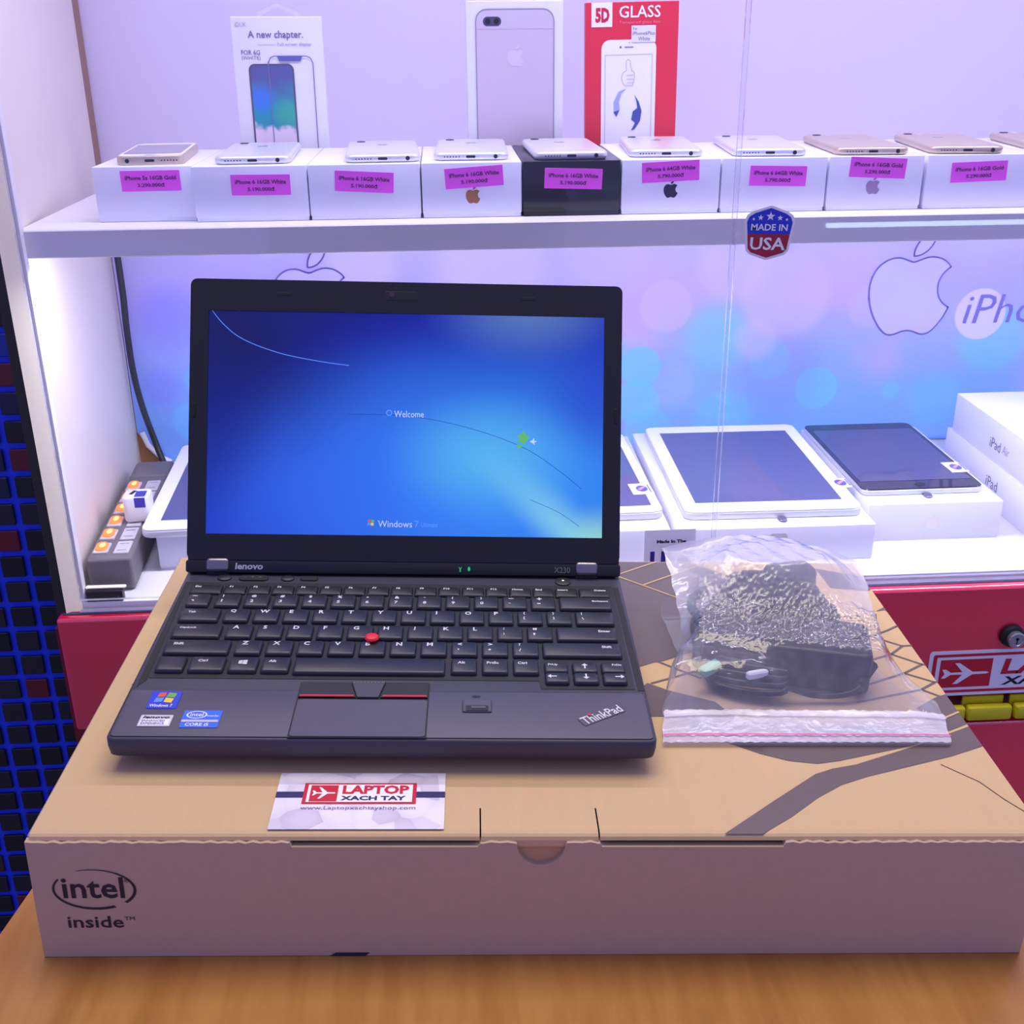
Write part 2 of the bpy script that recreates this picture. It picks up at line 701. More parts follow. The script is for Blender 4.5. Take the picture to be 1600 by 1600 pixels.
def poster_mat():
    m = mat('poster_print', (165, 165, 245), .38, spec=.4)
    n = NT(m)
    x, y, z = n.xyz()
    nz = m.node_tree.nodes.new('ShaderNodeTexNoise')
    nz.inputs['Scale'].default_value = 6.0
    nz.inputs['Detail'].default_value = 2
    tc = m.node_tree.nodes.new('ShaderNodeTexCoord')
    m.node_tree.links.new(tc.outputs['Object'], nz.inputs['Vector'])
    t = n.step(n.m('ADD', z, n.m('MULTIPLY', n.m('SUBTRACT', nz.outputs[0], .5), .22)), -.09, .11)
    c = n.mix(t, rgb(126, 172, 250), rgb(176, 166, 246))
    t2 = n.step(n.m('ADD', z, n.m('MULTIPLY', n.m('SUBTRACT', nz.outputs[0], .5), .10)), .07, .19)
    c = n.mix(t2, c, rgb(196, 190, 232))
    pk = n.m('MULTIPLY', n.step(nz.outputs[0], .52, .68), .35)
    c = n.mix(pk, c, rgb(208, 172, 240))
    cy, lil, pale, blue = rgb(116, 196, 255), rgb(206, 186, 246), rgb(222, 206, 238), rgb(120, 128, 246)
    discs = [(.385, .020, .050, cy, .55, .5), (.288, -.018, .027, cy, .75, .05), (.318, .060, .034, lil, .5, .1), (.470, .072, .060, lil, .5, .2),
             (.285, -.065, .030, cy, .65, .05), (.455, -.012, .027, cy, .5, .1), (.520, -.052, .028, cy, .75, .05), (.40, -.092, .042, cy, .5, .3),
             (.62, -.058, .012, cy, .6, .2), (.535, -.095, .026, pale, .0, .03), (.745, .008, .048, cy, .6, .3), (.30, -.10, .03, cy, .5, .1),
             (.245, .0, .03, cy, .5, .3), (.58, .055, .03, lil, .3, .2), (.725, .041, .033, pale, .75, .04), (.47, -.03, .07, blue, .35, .6),
             (-.30, .06, .05, blue, .45, .7), (-.32, -.03, .03, blue, .4, .6), (-.285, -.075, .026, cy, .65, .06), (-.27, -.02, .02, cy, .7, .1),
             (.24, .13, .06, lil, .4, .5), (.40, .11, .05, pale, .3, .4), (.10, .12, .08, pale, .4, .5), (-.06, .125, .05, pale, .4, .4),
             (.68, -.07, .04, cy, .4, .4), (.85, .05, .06, cy, .5, .3), (.93, -.03, .05, lil, .5, .1), (.33, -.045, .03, lil, .15, .4), (.435, .015, .03, lil, .4, .4)]
    for cx, cz, r, col, a, soft in discs:
        if a <= 0:
            continue
        d = n.dist(x, z, cx, cz)
        f = n.m('MULTIPLY', n.m('SUBTRACT', 1.0, n.step(d, r * (1 - soft), r * (1 + soft * .3) + .0008)), a)
        c = n.mix(f, c, col)
    m.node_tree.links.new(c, m.node_tree.nodes['Principled BSDF'].inputs['Base Color'])
    return m


def screen_mat():
    """picture and painted-in glare on the lit laptop screen, local x right, y up from the screen centre"""
    m = mat('lit_screen', (10, 60, 220), .25, spec=.3)
    n = NT(m)
    x, y, z = n.xyz()
    d1 = n.dist(x, y, .066, -.042, .185, .098)
    c = n.mix(n.step(d1, .12, 1.35), rgb(54, 142, 250), rgb(20, 32, 178))
    d1b = n.dist(x, y, -.05, -.05, .17, .11)
    c = n.mix(n.m('MULTIPLY', n.m('SUBTRACT', 1.0, n.step(d1b, .0, 1.1)), .55), c, rgb(50, 96, 250))
    d2 = n.dist(x, y, -.14, .062, .12, .095)
    c = n.mix(n.m('SUBTRACT', 1.0, n.step(d2, .05, 1.25)), c, rgb(14, 22, 84))
    d3 = n.dist(x, y, -.15, .0, .06, .09)
    c = n.mix(n.m('MULTIPLY', n.m('SUBTRACT', 1.0, n.step(d3, .2, 1.1)), .6), c, rgb(14, 30, 130))
    topd = n.m('MULTIPLY', n.step(y, .035, .085), n.m('SUBTRACT', 1.0, n.step(x, -.02, .06)))
    c = n.mix(n.m('MULTIPLY', topd, .55), c, rgb(20, 28, 110))
    glare = n.dist(x, y, .085, .084, .075, .042)  # greyish glare at the top right, painted into the screen image
    c = n.mix(n.m('MULTIPLY', n.m('SUBTRACT', 1.0, n.step(glare, .0, 1.1)), .85), c, rgb(92, 128, 190))
    d7 = n.dist(x, y, .142, .02, .06, .05)
    c = n.mix(n.m('MULTIPLY', n.m('SUBTRACT', 1.0, n.step(d7, .1, 1.1)), .6), c, rgb(36, 58, 205))
    d5 = n.dist(x, y, .058, -.022, .075, .05)
    c = n.mix(n.m('MULTIPLY', n.m('SUBTRACT', 1.0, n.step(d5, .0, 1.1)), .75), c, rgb(92, 190, 240))
    # the pale ray falling towards the lower right corner
    ray = n.m('ABSOLUTE', n.m('ADD', n.m('MULTIPLY', n.m('SUBTRACT', x, .072), .72), n.m('MULTIPLY', n.m('ADD', y, .030), .70)))
    below = n.m('SUBTRACT', 1.0, n.step(y, -.075, -.01))
    c = n.mix(n.m('MULTIPLY', n.m('MULTIPLY', n.m('SUBTRACT', 1.0, n.step(ray, .0, .024)), below), .75), c, rgb(140, 215, 238))
    d6 = n.dist(x, y, .138, -.083, .03, .03)
    c = n.mix(n.m('MULTIPLY', n.m('SUBTRACT', 1.0, n.step(d6, .0, 1.1)), .8), c, rgb(160, 225, 205))
    b = m.node_tree.nodes['Principled BSDF']
    b.inputs['Base Color'].default_value = (.004, .004, .006, 1)
    m.node_tree.links.new(c, b.inputs['Emission Color'])
    b.inputs['Emission Strength'].default_value = .95
    return m


def wallpaper_mat():
    """printed picture of a beach on the phone of the white packet"""
    m = mat('beach_print', (60, 140, 170), .4)
    n = NT(m)
    x, y, z = n.xyz()
    nz = m.node_tree.nodes.new('ShaderNodeTexNoise')
    nz.inputs['Scale'].default_value = 60
    tc = m.node_tree.nodes.new('ShaderNodeTexCoord')
    m.node_tree.links.new(tc.outputs['Object'], nz.inputs['Vector'])
    yy = n.m('ADD', y, n.m('MULTIPLY', n.m('SUBTRACT', nz.outputs[0], .5), .035))
    c = n.mix(n.step(yy, .0, .034), rgb(30, 150, 165), rgb(88, 92, 150))
    c = n.mix(n.m('MULTIPLY', n.m('SUBTRACT', 1.0, n.step(n.dist(x, y, -.012, .012), .004, .018)), .8), c, rgb(66, 120, 225))
    c = n.mix(n.m('MULTIPLY', n.m('SUBTRACT', 1.0, n.step(n.dist(x, y, .014, -.002), .004, .020)), .75), c, rgb(64, 176, 140))
    c = n.mix(n.m('SUBTRACT', 1.0, n.step(yy, -.019, -.011)), c, rgb(232, 214, 226))
    c = n.mix(n.m('SUBTRACT', 1.0, n.step(yy, -.046, -.030)), c, rgb(236, 170, 160))
    m.node_tree.links.new(c, m.node_tree.nodes['Principled BSDF'].inputs['Base Color'])
    return m


def card_mat():
    m = mat('crumple_print', (226, 218, 232), .4)
    nt = m.node_tree
    tc = nt.nodes.new('ShaderNodeTexCoord')
    v = nt.nodes.new('ShaderNodeTexVoronoi')
    v.inputs['Scale'].default_value = 75
    v.feature = 'F1'
    nt.links.new(tc.outputs['Object'], v.inputs['Vector'])
    n = NT(m)
    nz = nt.nodes.new('ShaderNodeTexNoise')
    nz.inputs['Scale'].default_value = 120
    nt.links.new(tc.outputs['Object'], nz.inputs['Vector'])
    sx = nt.nodes.new('ShaderNodeSeparateXYZ')
    nt.links.new(v.outputs['Color'], sx.inputs[0])
    f = n.m('ADD', n.m('MULTIPLY', n.m('POWER', sx.outputs[0], 3.0), .75), n.m('MULTIPLY', n.step(v.outputs['Distance'], .3, .9), .25))
    c = n.mix(f, rgb(240, 234, 242), rgb(188, 178, 196))
    nt.links.new(c, nt.nodes['Principled BSDF'].inputs['Base Color'])
    return m


POSTER = poster_mat()
SCREEN = screen_mat()
BEACH = wallpaper_mat()
CARDM = card_mat()

# ------------------------------------------------------------------ the setting: floor and mosaic wall
FLOOR_Z = -0.83
struct('floor', flat(rect(-2.2, -2.2, 2.6, 1.0)), FLOORM, T(0, 0, FLOOR_Z))

WALL_Y = 0.60
wall = struct('wall_left', cbox(.60, .20, 1.75), GROUT, T(-.667, WALL_Y + .1005, FLOOR_Z))
tile_cols = [mat('tile_black', (16, 17, 24), .35), mat('tile_charcoal', (30, 30, 40), .35), mat('tile_navy', (16, 20, 62), .35),
             mat('tile_blue', (18, 40, 160), .3), mat('tile_brown', (62, 40, 34), .4), mat('tile_red', (104, 14, 30), .35), mat('tile_olive', (50, 48, 38), .4)]
tile_me = []
for tm in tile_cols:
    me = rslab(.0240, .0232, .0030, .001, .0006, 2)
    setmat(me, tm)
    tile_me.append(me)
PX, PZ = .0312, .0304
for i in range(6):
    for j in range(44):
        x = -.3845 - PX * (i + .5)
        z = .60 - PZ * (j + .5)
        r = random.random()
        if z > -.12:
            k = 0 if r < .42 else 2 if r < .62 else 3 if r < .80 else 1 if r < .86 else 4 if r < .93 else 5
        else:
            k = 0 if r < .60 else 1 if r < .90 else 6 if r < .92 else 4 if r < .96 else 5
        o = link('tile', tile_me[k], wall, T(.667, -.1005, -FLOOR_Z) @ front(x, -.0004, z))

struct('gap_shade_1', cbox(.040, .012, 1.75, .001), mat('dark_olive_gap_shade', (44, 44, 34), .6), T(-.3578, .560, FLOOR_Z))  # dark strip painted in for the shadow gap between mosaic and panel

# ------------------------------------------------------------------ display cabinet
SZ, ST, DZ = .2267, .0240, -.1283
SY, BY = .4826, .869
XR = 1.02
cab = thing('display_cabinet', 'white lit display cabinet with red lacquered drawers standing behind the table', 'cabinet')
# left side panel, leaning in plan as it runs back
SPY0, SPY1 = .475, .885
ang = math.degrees(math.atan2(.037, .394))
pan = part('side_panel', prism([(-.3212, SPY0), (-.3212 - .0385, SPY1), (-.3390 - .0385, SPY1), (-.3345, SPY0)], 1.30 + DZ + .002, 0), SIDEW, cab, T(0, 0, DZ - .010))
part('side_panel', cbox(.016, .41, 1.30 + DZ, .0008), SIDEW, cab, T(XR + .008, .68, DZ - .010))
part('panel_edging', prism([(-.3212, SPY0 - .0008), (-.3212, SPY0), (-.3345, SPY0), (-.3345, SPY0 - .009)], 1.30 + DZ), CREAM, cab, T(0, 0, DZ - .010), label='cream edging strip')
part('glass_channel', cbox(.0028, .010, 1.29 + DZ, .0004), WHITE, cab, T(-.3196, SPY0 + .0050, DZ - .002))
# shelf and deck
part('shelf', cbox(XR + .330, BY - SY - .0105, .014, .0002), WHITE, cab, T((XR - .330) / 2 + .006, (BY + SY + .0105) / 2, SZ - .0142))
part('shelf_fascia', cbox(XR + .330, .010, ST, .0010), WHITE, cab, T((XR - .330) / 2 + .006, SY + .005, SZ - ST))
part('deck', cbox(XR + .338, .396, .012, .0006), WHITE, cab, T((XR - .338) / 2, .4752 + .198, DZ - .012))
part('deck', cbox(XR + .338, .40, .012, .0006), WHITE, cab, T((XR - .338) / 2, .469 + .20, DZ - .0245), label='lower board under the deck')
part('sliding_track', cbox(XR + .322, .007, .006, .0006), ALU, cab, T((XR - .322) / 2, .4695, DZ - .0115), label='pale aluminium rail')
part('sliding_track', cbox(XR + .338, .006, .010, .0006), TRACKD, cab, T((XR - .338) / 2, .4665, DZ - .0165), label='dark lower rail')
part('back_panel', cbox(XR + .36, .010, .62, .0005), BACKW, cab, T((XR - .36) / 2, BY + .006, SZ - ST), label='white upper back panel')
part('back_panel', cbox(XR + .36, .010, .345, .0005), PLY, cab, T((XR - .36) / 2, BY + .006, DZ - .012), label='bare wooden lower back panel')
part('corner_bead', prism([(-.3575, BY - .012), (-.3535, BY), (-.3585, BY)], .62), mat('brown_bead', (150, 116, 100), .6), cab, T(0, 0, SZ))
part('top_board', cbox(XR + .376, .41, .018, .001), WHITE, cab, T((XR - .344) / 2, .68, .80))
led = part('led_strip', cbox(XR + .28, .006, .004, .0008), LEDM, cab, T((XR - .28) / 2 - .010, .5045, SZ - .0182))
# carcass below
part('carcass', cbox(XR + .362, .37, .655, .002), mat('red_carcass', (120, 8, 24), .3), cab, T((XR - .34) / 2, .472 + .185, DZ - .0285 - .655 + .004))


def drawer(x0, x1, lock_x=None):
    w = x1 - x0
    d = part('drawer_front', rslab(w, .127, .018, .004, .0038, 3, 3), REDLACQ, cab, T((x0 + x1) / 2, .474, -.1995) @ FRONT)
    return d


d1 = drawer(-.3425, .150)
d2 = drawer(.1525, 1.010)
part('door', rslab(.4925, .40, .018, .004, .003, 3, 2), REDLACQ, cab, T(-.09625, .474, -.4975) @ FRONT)
part('door', rslab(.8575, .40, .018, .004, .003, 3, 2), REDLACQ, cab, T(.58125, .474, -.4975) @ FRONT)
part('plinth', cbox(1.33, .34, .082, .001), BLACK, cab, T(.335, .67, FLOOR_Z))
lk = part('lock', lathe([(.0125, 0), (.0125, .004), (.0105, .006)], 24), BLACK, cab, front(.6085, .456, -.1925), label='black lock collar')
part('lock_cylinder', lathe([(.0088, 0), (.0088, .0062), (.0078, .0072), (.0060, .0072), (.0056, .0066)], 24), STEEL, lk, T(.0018, -.0012, .0045))
part('keyhole', flat([rect(-.0007, -.004, .0007, .002), ellipse(.0017, .0017, 10, 0, .0018)]), PORT, lk, T(.0018, -.0012, .01125))
# yellow hinge pieces in the gap under the drawer
for x0, x1, lab in ((.5560, .5715, 0), (.5735, .6215, 1), (.6245, .672, 2)):
    h = part('hinge', rslab(x1 - x0, .0165, .010, .003, .003, 2, 2), YELLOW, cab, front((x0 + x1) / 2, .4575, -.2825))
    if lab:
        part('hinge_leaf', cbox(x1 - x0 - .004, .003, .014, .0006), YELLOW, h, FRONT.inverted() @ T(-.004, .0035, .001))


def plane_sign(parent, M, w, h, frame_m, white_m, red_m, navy_m, two_rims=True):
    """the red and white aeroplane shop sign, sub-parts lie on the part given"""
    pass


def shop_sign(root, name, M, w, h, label=None, rounded=.004):
    """sticker with red rims, plane emblem and two words"""
    s = part(name, rslab(w, h, .0006, rounded, .0001, 4), STWHITE, root, M, label=label)
    part('rim', frame(w * .965, h * .86, w * .93, h * .74, .0001, rounded * .6, rounded * .3), STRED, s, T(0, 0, .00062))
    ew = w * .235
    ex = -w * .33
    part('emblem', flat(rect(ex - ew / 2, -h * .31, ex + ew / 2, h * .31)), STRED, s, T(0, 0, .00072))
    part('emblem', flat(scaled([PLANE], ew * .46, h * .29, ex, 0)), STWHITE, s, T(0, 0, .00085), label='white aeroplane')
    text('LAPTOP', STRED, s, T(w * .125, h * .115, .00085), w * .59, h * .35, bold=.035, shear=.12)
    text('XACH TAY', INK, s, T(w * .10, -h * .205, .00085), w * .52, h * .19, bold=.03, shear=.15)
    return s


shop_sign(cab, 'sticker', front(.6275 + .017, .4559, -.2355, .3), .235, .0535, label='red and white aeroplane shop sticker')

# poster on the lower back panel
po = thing('poster', 'lilac and blue bokeh poster with large fruit emblems on the lower cabinet back', 'poster',
           T(0, BY - .0012, 0), me=flat([[(-.3570, .140), (-.3570, -.088), (-.3460, -.104), (-.3290, -.120), (-.318, DZ + .001), (XR - .004, DZ + .001), (XR - .004, SZ - ST)][::1] + [(-.3570, SZ - ST)]]), m=POSTER)
for v in po.data.vertices:                       # draw it upright
    v.co = (v.co.x, 0, v.co.y)
po.data.update()
part('curled_corner', tube([(-.3500, -.004, -.086), (-.3440, -.006, -.103), (-.3300, -.007, -.119), (-.318, -.005, -.1265)], .0035, 8), PAPERW, po, label='pale curled corner')


def fruit_logo(parent, M, s, sx=None, fillm=None, linem=None, lw=.002):
    sx = sx or s
    polys = [[(x * sx, y * s) for x, y in p] for p in FRUIT]
    part('logo_fill', flat(polys), fillm, parent, M)
    part('logo_outline', strips([p + [p[0]] for p in polys], lw), linem, parent, M @ T(0, 0, .0002))


LOGOF = mat('logo_print', (190, 184, 236), .4, noise=(14, .08))
LOGOL = mat('logo_line', (112, 106, 190), .4)
fruit_logo(po, T(.6285, -.0006, .0815) @ FRONT, .1300, .1290, LOGOF, LOGOL)
fruit_logo(po, T(-.1245, -.0006, .0860) @ FRONT, .118, .113, LOGOF, LOGOL)
text('iPhone', LOGOL, po, T(.778, -.0008, .0475) @ FRONT, .150, .037, shear=.18, bold=-.004)

# black cable hanging in the corner
cable = thing('cable', 'thick black cable hanging down the back left corner of the cabinet', 'cable',
              me=tube(spline([(-.345, .846, SZ - ST + .001), (-.3442, .846, .150), (-.3440, .846, .0943), (-.3455, .846, .0513), (-.3450, .846, -.0017), (-.3400, .846, -.0465), (-.3285, .842, -.095), (-.317, .830, -.1235)], 5), .0040, 10), m=CORD)

# sliding glass doors


def pane(name, label, x0, x1, y):
    me = bpy.data.meshes.new('m')
    bm = bmesh.new()
    bmesh.ops.create_cube(bm, size=1)
    for v in bm.verts:
        v.co = Vector(((x0 + x1) / 2 + v.co.x * (x1 - x0), y + v.co.y * .004, .34 + v.co.z * .92))
    for f in bm.faces:
        f.material_index = 0 if abs(f.normal.y) > .5 else 1
    bm.to_mesh(me)
    bm.free()
    me.materials.append(GLASS)
    me.materials.append(GLASSE)
    return thing(name, label, 'glass door', me=me)


gl = pane('sliding_glass_door', 'clear left glass door with a grey square sticker low on it', -.318, .2975, .4640)
gr = pane('sliding_glass_door', 'clear right glass door with a blue and red shield sticker', .2905, XR - .004, .4525)
for g, zz in ((gl, .4640), (gr, .4525)):
    pass
# shield sticker
SH = [(.0, .0232), (.0150, .0182), (.0200, .0150), (.0222, .0100), (.0190, -.0150), (.0160, -.0185), (.0, -.0235), (-.0160, -.0185), (-.0190, -.0150), (-.0222, .0100), (-.0200, .0150), (-.0150, .0182)]
sh = part('sticker', prism(SH, .0003), STWHITE, gr, front(.3226, .4502, .2183, -2.0), label='shield sticker in blue, red and silver')
SI = [(x * .90, y * .905) for x, y in SH]
up = [p for p in SI if p[1] >= -.0005]
lowp = [p for p in SI if p[1] < -.0005]
part('shield_top', flat([SI[0], SI[1], SI[2], SI[3], (.0186, -.001), (-.0186, -.001), SI[9], SI[10], SI[11]]), mat('shield_blue', (28, 52, 200), .35), sh, T(0, 0, .0005))
part('shield_bottom', flat([(.0186, -.001), SI[4], SI[5], SI[6], SI[7], SI[8], (-.0186, -.001)]), mat('shield_red', (166, 16, 50), .35), sh, T(0, 0, .0005))
part('stars', flat([star(.0040, .0, .0140), star(.0026, -.0085, .0128), star(.0026, .0085, .0128), star(.0015, -.0145, .0115), star(.0015, .0145, .0115)]), STWHITE, sh, T(0, 0, .0008))
text('MADE IN', STWHITE, sh, T(0, .0048, .0008), .0320, .0056, bold=.02)
text('USA', STWHITE, sh, T(0, -.0092, .0008), .0310, .0108, bold=.02)
st = part('sticker', flat(rect(-.025, -.025, .025, .025)), BACKLIT, gl, front(.2524, .4617, -.0900, .2), label='grey square sticker with dark words')
text('Made In The', INK, st, T(.0015, .0128, .0005), .0290, .0036, bold=.06)
text('USA', BLUEPRINT, st, T(.002, -.0058, .0005), .042, .017, bold=.05)
text('', INK, st, T(0, 0, 0)) if False else None

# ------------------------------------------------------------------ upper shelf: phone boxes, tags, phones
BH = .0474
box_spec = [  # x0, x1, front y, kind
    (-.2645, -.1778, .5220, 'w', 'white phone box at the left end of the upper shelf'),
    (-.1766, -.0765, .5125, 'w', 'wide white phone box second from the left on the upper shelf'),
    (-.0755, .0230, .5125, 'w', 'wide white phone box third from the left on the upper shelf'),
    (.0242, .1132, .5125, 'bronze', 'white phone box with a bronze fruit emblem on its front'),
    (.1142, .2018, .5125, 'black', 'glossy black phone box, the only dark box on the shelf'),
    (.2030, .2922, .5125, 'dark', 'white phone box with a black fruit emblem beside the black box'),
    (.2935, .3895, .5125, 'w', 'wide white phone box behind the edge of the right glass door'),
    (.3912, .4785, .5125, 'mauve', 'white phone box with a mauve fruit emblem under a gold phone'),
    (.4815, .5800, .5125, 'w', 'white phone box second from the right end of the shelf row'),
    (.5850, .6830, .5125, 'w', 'white phone box at the right end, mostly outside the frame'),
]
EMB = {'bronze': mat('bronze_print', (176, 116, 66), .4), 'dark': mat('dark_print', (24, 24, 60), .4), 'mauve': mat('mauve_print', (176, 150, 190), .4),
       'black': mat('dim_print', (34, 32, 46), .2)}
tags = {0: (-.2143, .2620, .2, 'iPhone 5s 16GB Gold', '3.290.000đ'), 1: (-.1171, .2581, -.3, 'iPhone 6 16GB White', '5.190.000đ'),
        2: (-.0264, .2592, -3.2, 'iPhone 6 16GB White', '5.190.000đ'), 3: (.0708, .2618, 3.3, 'iPhone 6 16GB White', '5.190.000đ'),
        4: (.1594, .2590, -2.0, 'iPhone 6 16GB White', '5.190.000đ'), 5: (.2468, .2638, 2.2, 'iPhone 6 64GB White', '5.790.000đ'),
        6: (.3447, .2584, -1.5, 'iPhone 6 64GB White', '5.790.000đ'), 7: (.4358, .2641, -2.7, 'iPhone 6 16GB Gold', '5.290.000đ'),
        8: (.5299, .2593, 1.6, 'iPhone 6 16GB Gold', '5.290.000đ')}
for k, (x0, x1, fy, kind, lab) in enumerate(box_spec):
    w = x1 - x0
    m = BLACKBOX if kind == 'black' else PAPERG
    D = .157 if fy < .52 else .150
    root = thing('phone_box', lab, 'box', T((x0 + x1) / 2, fy, SZ), 'phone boxes on the upper shelf')
    part('lid', rslab(w, D, BH - .0035, .0012, .0008, 2, 2), m, root, T(0, D / 2, .0035))
    part('tray', rslab(w - .0012, D - .0012, .004, .001, .0004, 2), m, root, T(0, D / 2, 0))
    if kind in EMB:
        ex = {'bronze': .0695, 'dark': .2476, 'mauve': .4331, 'black': .1590}[kind]
        part('emblem', flat(scaled(FRUIT, .0158)), EMB[kind], root, front(ex - (x0 + x1) / 2, -.0002, .2487 - SZ - (.002 if kind == 'bronze' else 0)))
    if k in tags:
        tx, tz, ta, s1, s2 = tags[k]
        tg = part('price_tag', rslab(.0518, .0176, .0003, .0002, .0001, 1), PINK, root, front(tx - (x0 + x1) / 2, -.0008, tz - SZ, ta), label='bright pink price tag')
        text(s1, PINKINK, tg, T(0, .0026, .0005), .0445, .0037, bold=.03, name='lettering')
        text(s2, PINKINK, tg, T(0, -.0036, .0005), .0235, .0034, bold=.03, name='lettering')


def make_phone(M, label, body, face_up=False, w=.067, d=.138, h=.0071):
    root = thing('smartphone', label, 'phone', M, 'phones on the upper shelf')
    r, b = .0095, (.0030 if not face_up else .0008)
    if face_up:
        w, d, h, r = .0586, .1238, .0076, .009
    part('body', rslab(w, d, h, r, b, 5, 4), body, root, T(0, d / 2, 0))
    fm = front(0, -.0001, h / 2)
    if face_up:
        part('screen', rslab(w - .003, d - .003, .0004, r - .001, .0001, 5), PAPERW, root, T(0, d / 2, h), label='white glass front')
        part('display', flat(rect(-w / 2 + .004, -.044, w / 2 - .004, .044)), PHGLASS, root, T(0, d / 2, h + .0006))
        part('home_button', flat(ellipse(.0052, .0052, 20)), STGREY, root, T(0, .0095, h + .0006))
    else:
        part('logo', flat(scaled(FRUIT, .0135)), SILVEREDGE, root, T(0, d * .70, h + .0002))
        cb = part('camera', lathe([(.0041, 0), (.0041, .0007), (.0030, .0008)], 18), BLACK, root, T(-w / 2 + .0125, d - .0115, h - .0001))
        part('flash', lathe([(.0021, 0), (.0021, .0003)], 12), PAPERW, root, T(-w / 2 + .0235, d - .0115, h - .0001))
        for yy in (.011, d - .019):
            part('antenna_line', flat(rect(-w / 2 + .003, 0, w / 2 - .003, .0012)), PAPERW, root, T(0, yy, h + .0002))
    part('port', flat(outline(.0085, .0022, .0010, 4)), PORT, root, fm)
    sgn = -1 if face_up else 1
    part('headphone_jack', flat(ellipse(.0019, .0019, 14)), PORT, root, fm @ T(sgn * w * .33, 0, 0))
    holes = [ellipse(.00062, .00062, 8, -sgn * (.0105 + .0026 * i)) for i in range(6)]
    part('speaker_holes', flat(holes), PORT, root, fm, kind='stuff')
    part('screw', flat([ellipse(.0006, .0006, 8, .0068), ellipse(.0006, .0006, 8, -.0068)]), STGREY, root, fm, kind='stuff')
    return root


phone_spec = [
    (-.2160, .5330, 4.6, GOLD, True, 'white and gold phone lying face up on the leftmost box'),
    (-.1245, .5235, 2.2, SILVER, False, 'silver phone lying face down on the second box from the left'),
    (-.0096, .5215, 2.6, SILVER, False, 'silver phone lying face down on the third box from the left'),
    (.0687, .5270, -1.6, SILVER, False, 'silver phone lying face down on the box with the bronze emblem'),
    (.1588, .5215, 1.2, SILVER, False, 'silver phone lying face down on the black box'),
    (.2453, .5275, -4.2, SILVER, False, 'silver phone lying face down on the box with the black emblem'),
    (.3386, .5215, -4.8, SILVER, False, 'silver phone lying face down behind the glass door edge'),
    (.4326, .5190, -3.6, GOLD, False, 'gold phone lying face down on the box with the mauve emblem'),
    (.5190, .5165, -6.5, GOLD, False, 'gold phone lying face down second from the right end'),
    (.6180, .5165, -6.5, GOLD, False, 'gold phone at the right end, cut off by the frame edge'),
]
for x, y, a, m, up_, lab in phone_spec:
    make_phone(T(x, y, SZ + BH) @ R(a, 'Z'), lab, m, up_)

# ------------------------------------------------------------------ packets standing behind the phone boxes
PY = .690


def upright(x, z):
    return front(x, -.0004, z)


# white screen protector packet with a hanger
pk = thing('screen_protector_packet', 'white packet with a beach phone picture and a clear hanging tab', 'packet', T(-.1165, PY, SZ) @ R(.4, 'Y'))
HZ = .1690
part('carton', cbox(.0885, .014, HZ, .0006), PAPERW, pk, T(0, .007, 0))
part('hanger', joined((flat([[(-.020, 0), (-.020, .004), (0, .0118), (.020, .004), (.020, 0), (.0165, 0), (.0155, .002), (0, .0085), (-.0155, .002), (-.0165, 0)]]), FRONT)), glass_mat('clear_tab', (.9, .9, .97, 1), 1.5, .45), pk, T(.002, .003, HZ))
scr = part('phone_picture', prism(outline(.0445, .090, .006, 5), .0003), mat('picture_rim', (90, 88, 110), .4), pk, upright(-.0080, .0810) @ T(0, 0, 0))
part('display_picture', flat(outline(.0410, .0865, .005, 5)), BEACH, scr, T(0, 0, .0005))
part('protector_outline', strips([[(-.0215, -.060), (-.0215, .040), (-.019, .0445), (-.0155, .046), (.0165, .046), (.020, .0445), (.0225, .040), (.0225, -.060)]], .0009), mat('outline_grey', (120, 118, 160), .4), pk, upright(.0110, .0870) @ T(0, 0, .0008))
part('notch', flat([[(-.0125, .046), (-.0105, .0415), (.0105, .0415), (.0125, .046)]]), mat('notch_blue', (96, 100, 165), .4), pk, upright(.0110, .0870) @ T(0, 0, .0009))
GRAYINK = mat('grey_ink', (128, 120, 150), .5)
PALEINK = mat('pale_ink', (176, 168, 192), .5)
text('A new chapter.', GRAYINK, pk, upright(-.0015, .1520), .0540, .0088, bold=.018)
text('Full screen display', PALEINK, pk, upright(.0165, .1435), .0330, .0038, bold=.01)
text('iDUK', PALEINK, pk, upright(-.0345, .1620), .0110, .0040)
text('FOR 6G', GRAYINK, pk, upright(-.0270, .1365), .0185, .0044, bold=.01)
text('(WHITE)', GRAYINK, pk, upright(-.0270, .1310), .0185, .0044)
part('printed_line', flat(rect(-.011, -.0002, .008, .0002)), PALEINK, pk, upright(-.0090, .1435))

# tall white box with a picture of a phone back
tb = thing('tall_phone_box', 'tall white box standing upright with a printed phone back', 'box', T(.1188, PY - .004, SZ))
part('carton', cbox(.0965, .050, .1815, .0008), PAPERW, tb, T(0, .025, 0))
pb = part('phone_picture', prism(outline(.0775, .160, .011, 6), .0004), mat('printed_rose_silver', (206, 192, 206), .45), tb, upright(0, .0938))
part('picture_rim', frame(.0785, .161, .0765, .159, .0002, .0112, .0104), mat('rim_print', (150, 144, 165), .4), pb, T(0, 0, .0004))
part('camera_picture', flat(outline(.0180, .0085, .0042, 6)), mat('camera_print', (72, 66, 96), .3), pb, T(-.0225, .0690, .0006))
part('lens_picture', flat([ellipse(.0027, .0027, 14, -.0042), ellipse(.0027, .0027, 14, .0042)]), BLACK, pb, T(-.0225, .0690, .0008), kind='stuff')
part('emblem', flat(scaled(FRUIT, .0205)), mat('pale_print', (214, 202, 216), .3), pb, T(.0005, .0375, .0006))
for yy in (.068,):
    part('antenna_print', flat(rect(-.038, 0, .038, .0008)), mat('antenna_grey', (190, 178, 196), .4), pb, T(0, .0615, .0005))

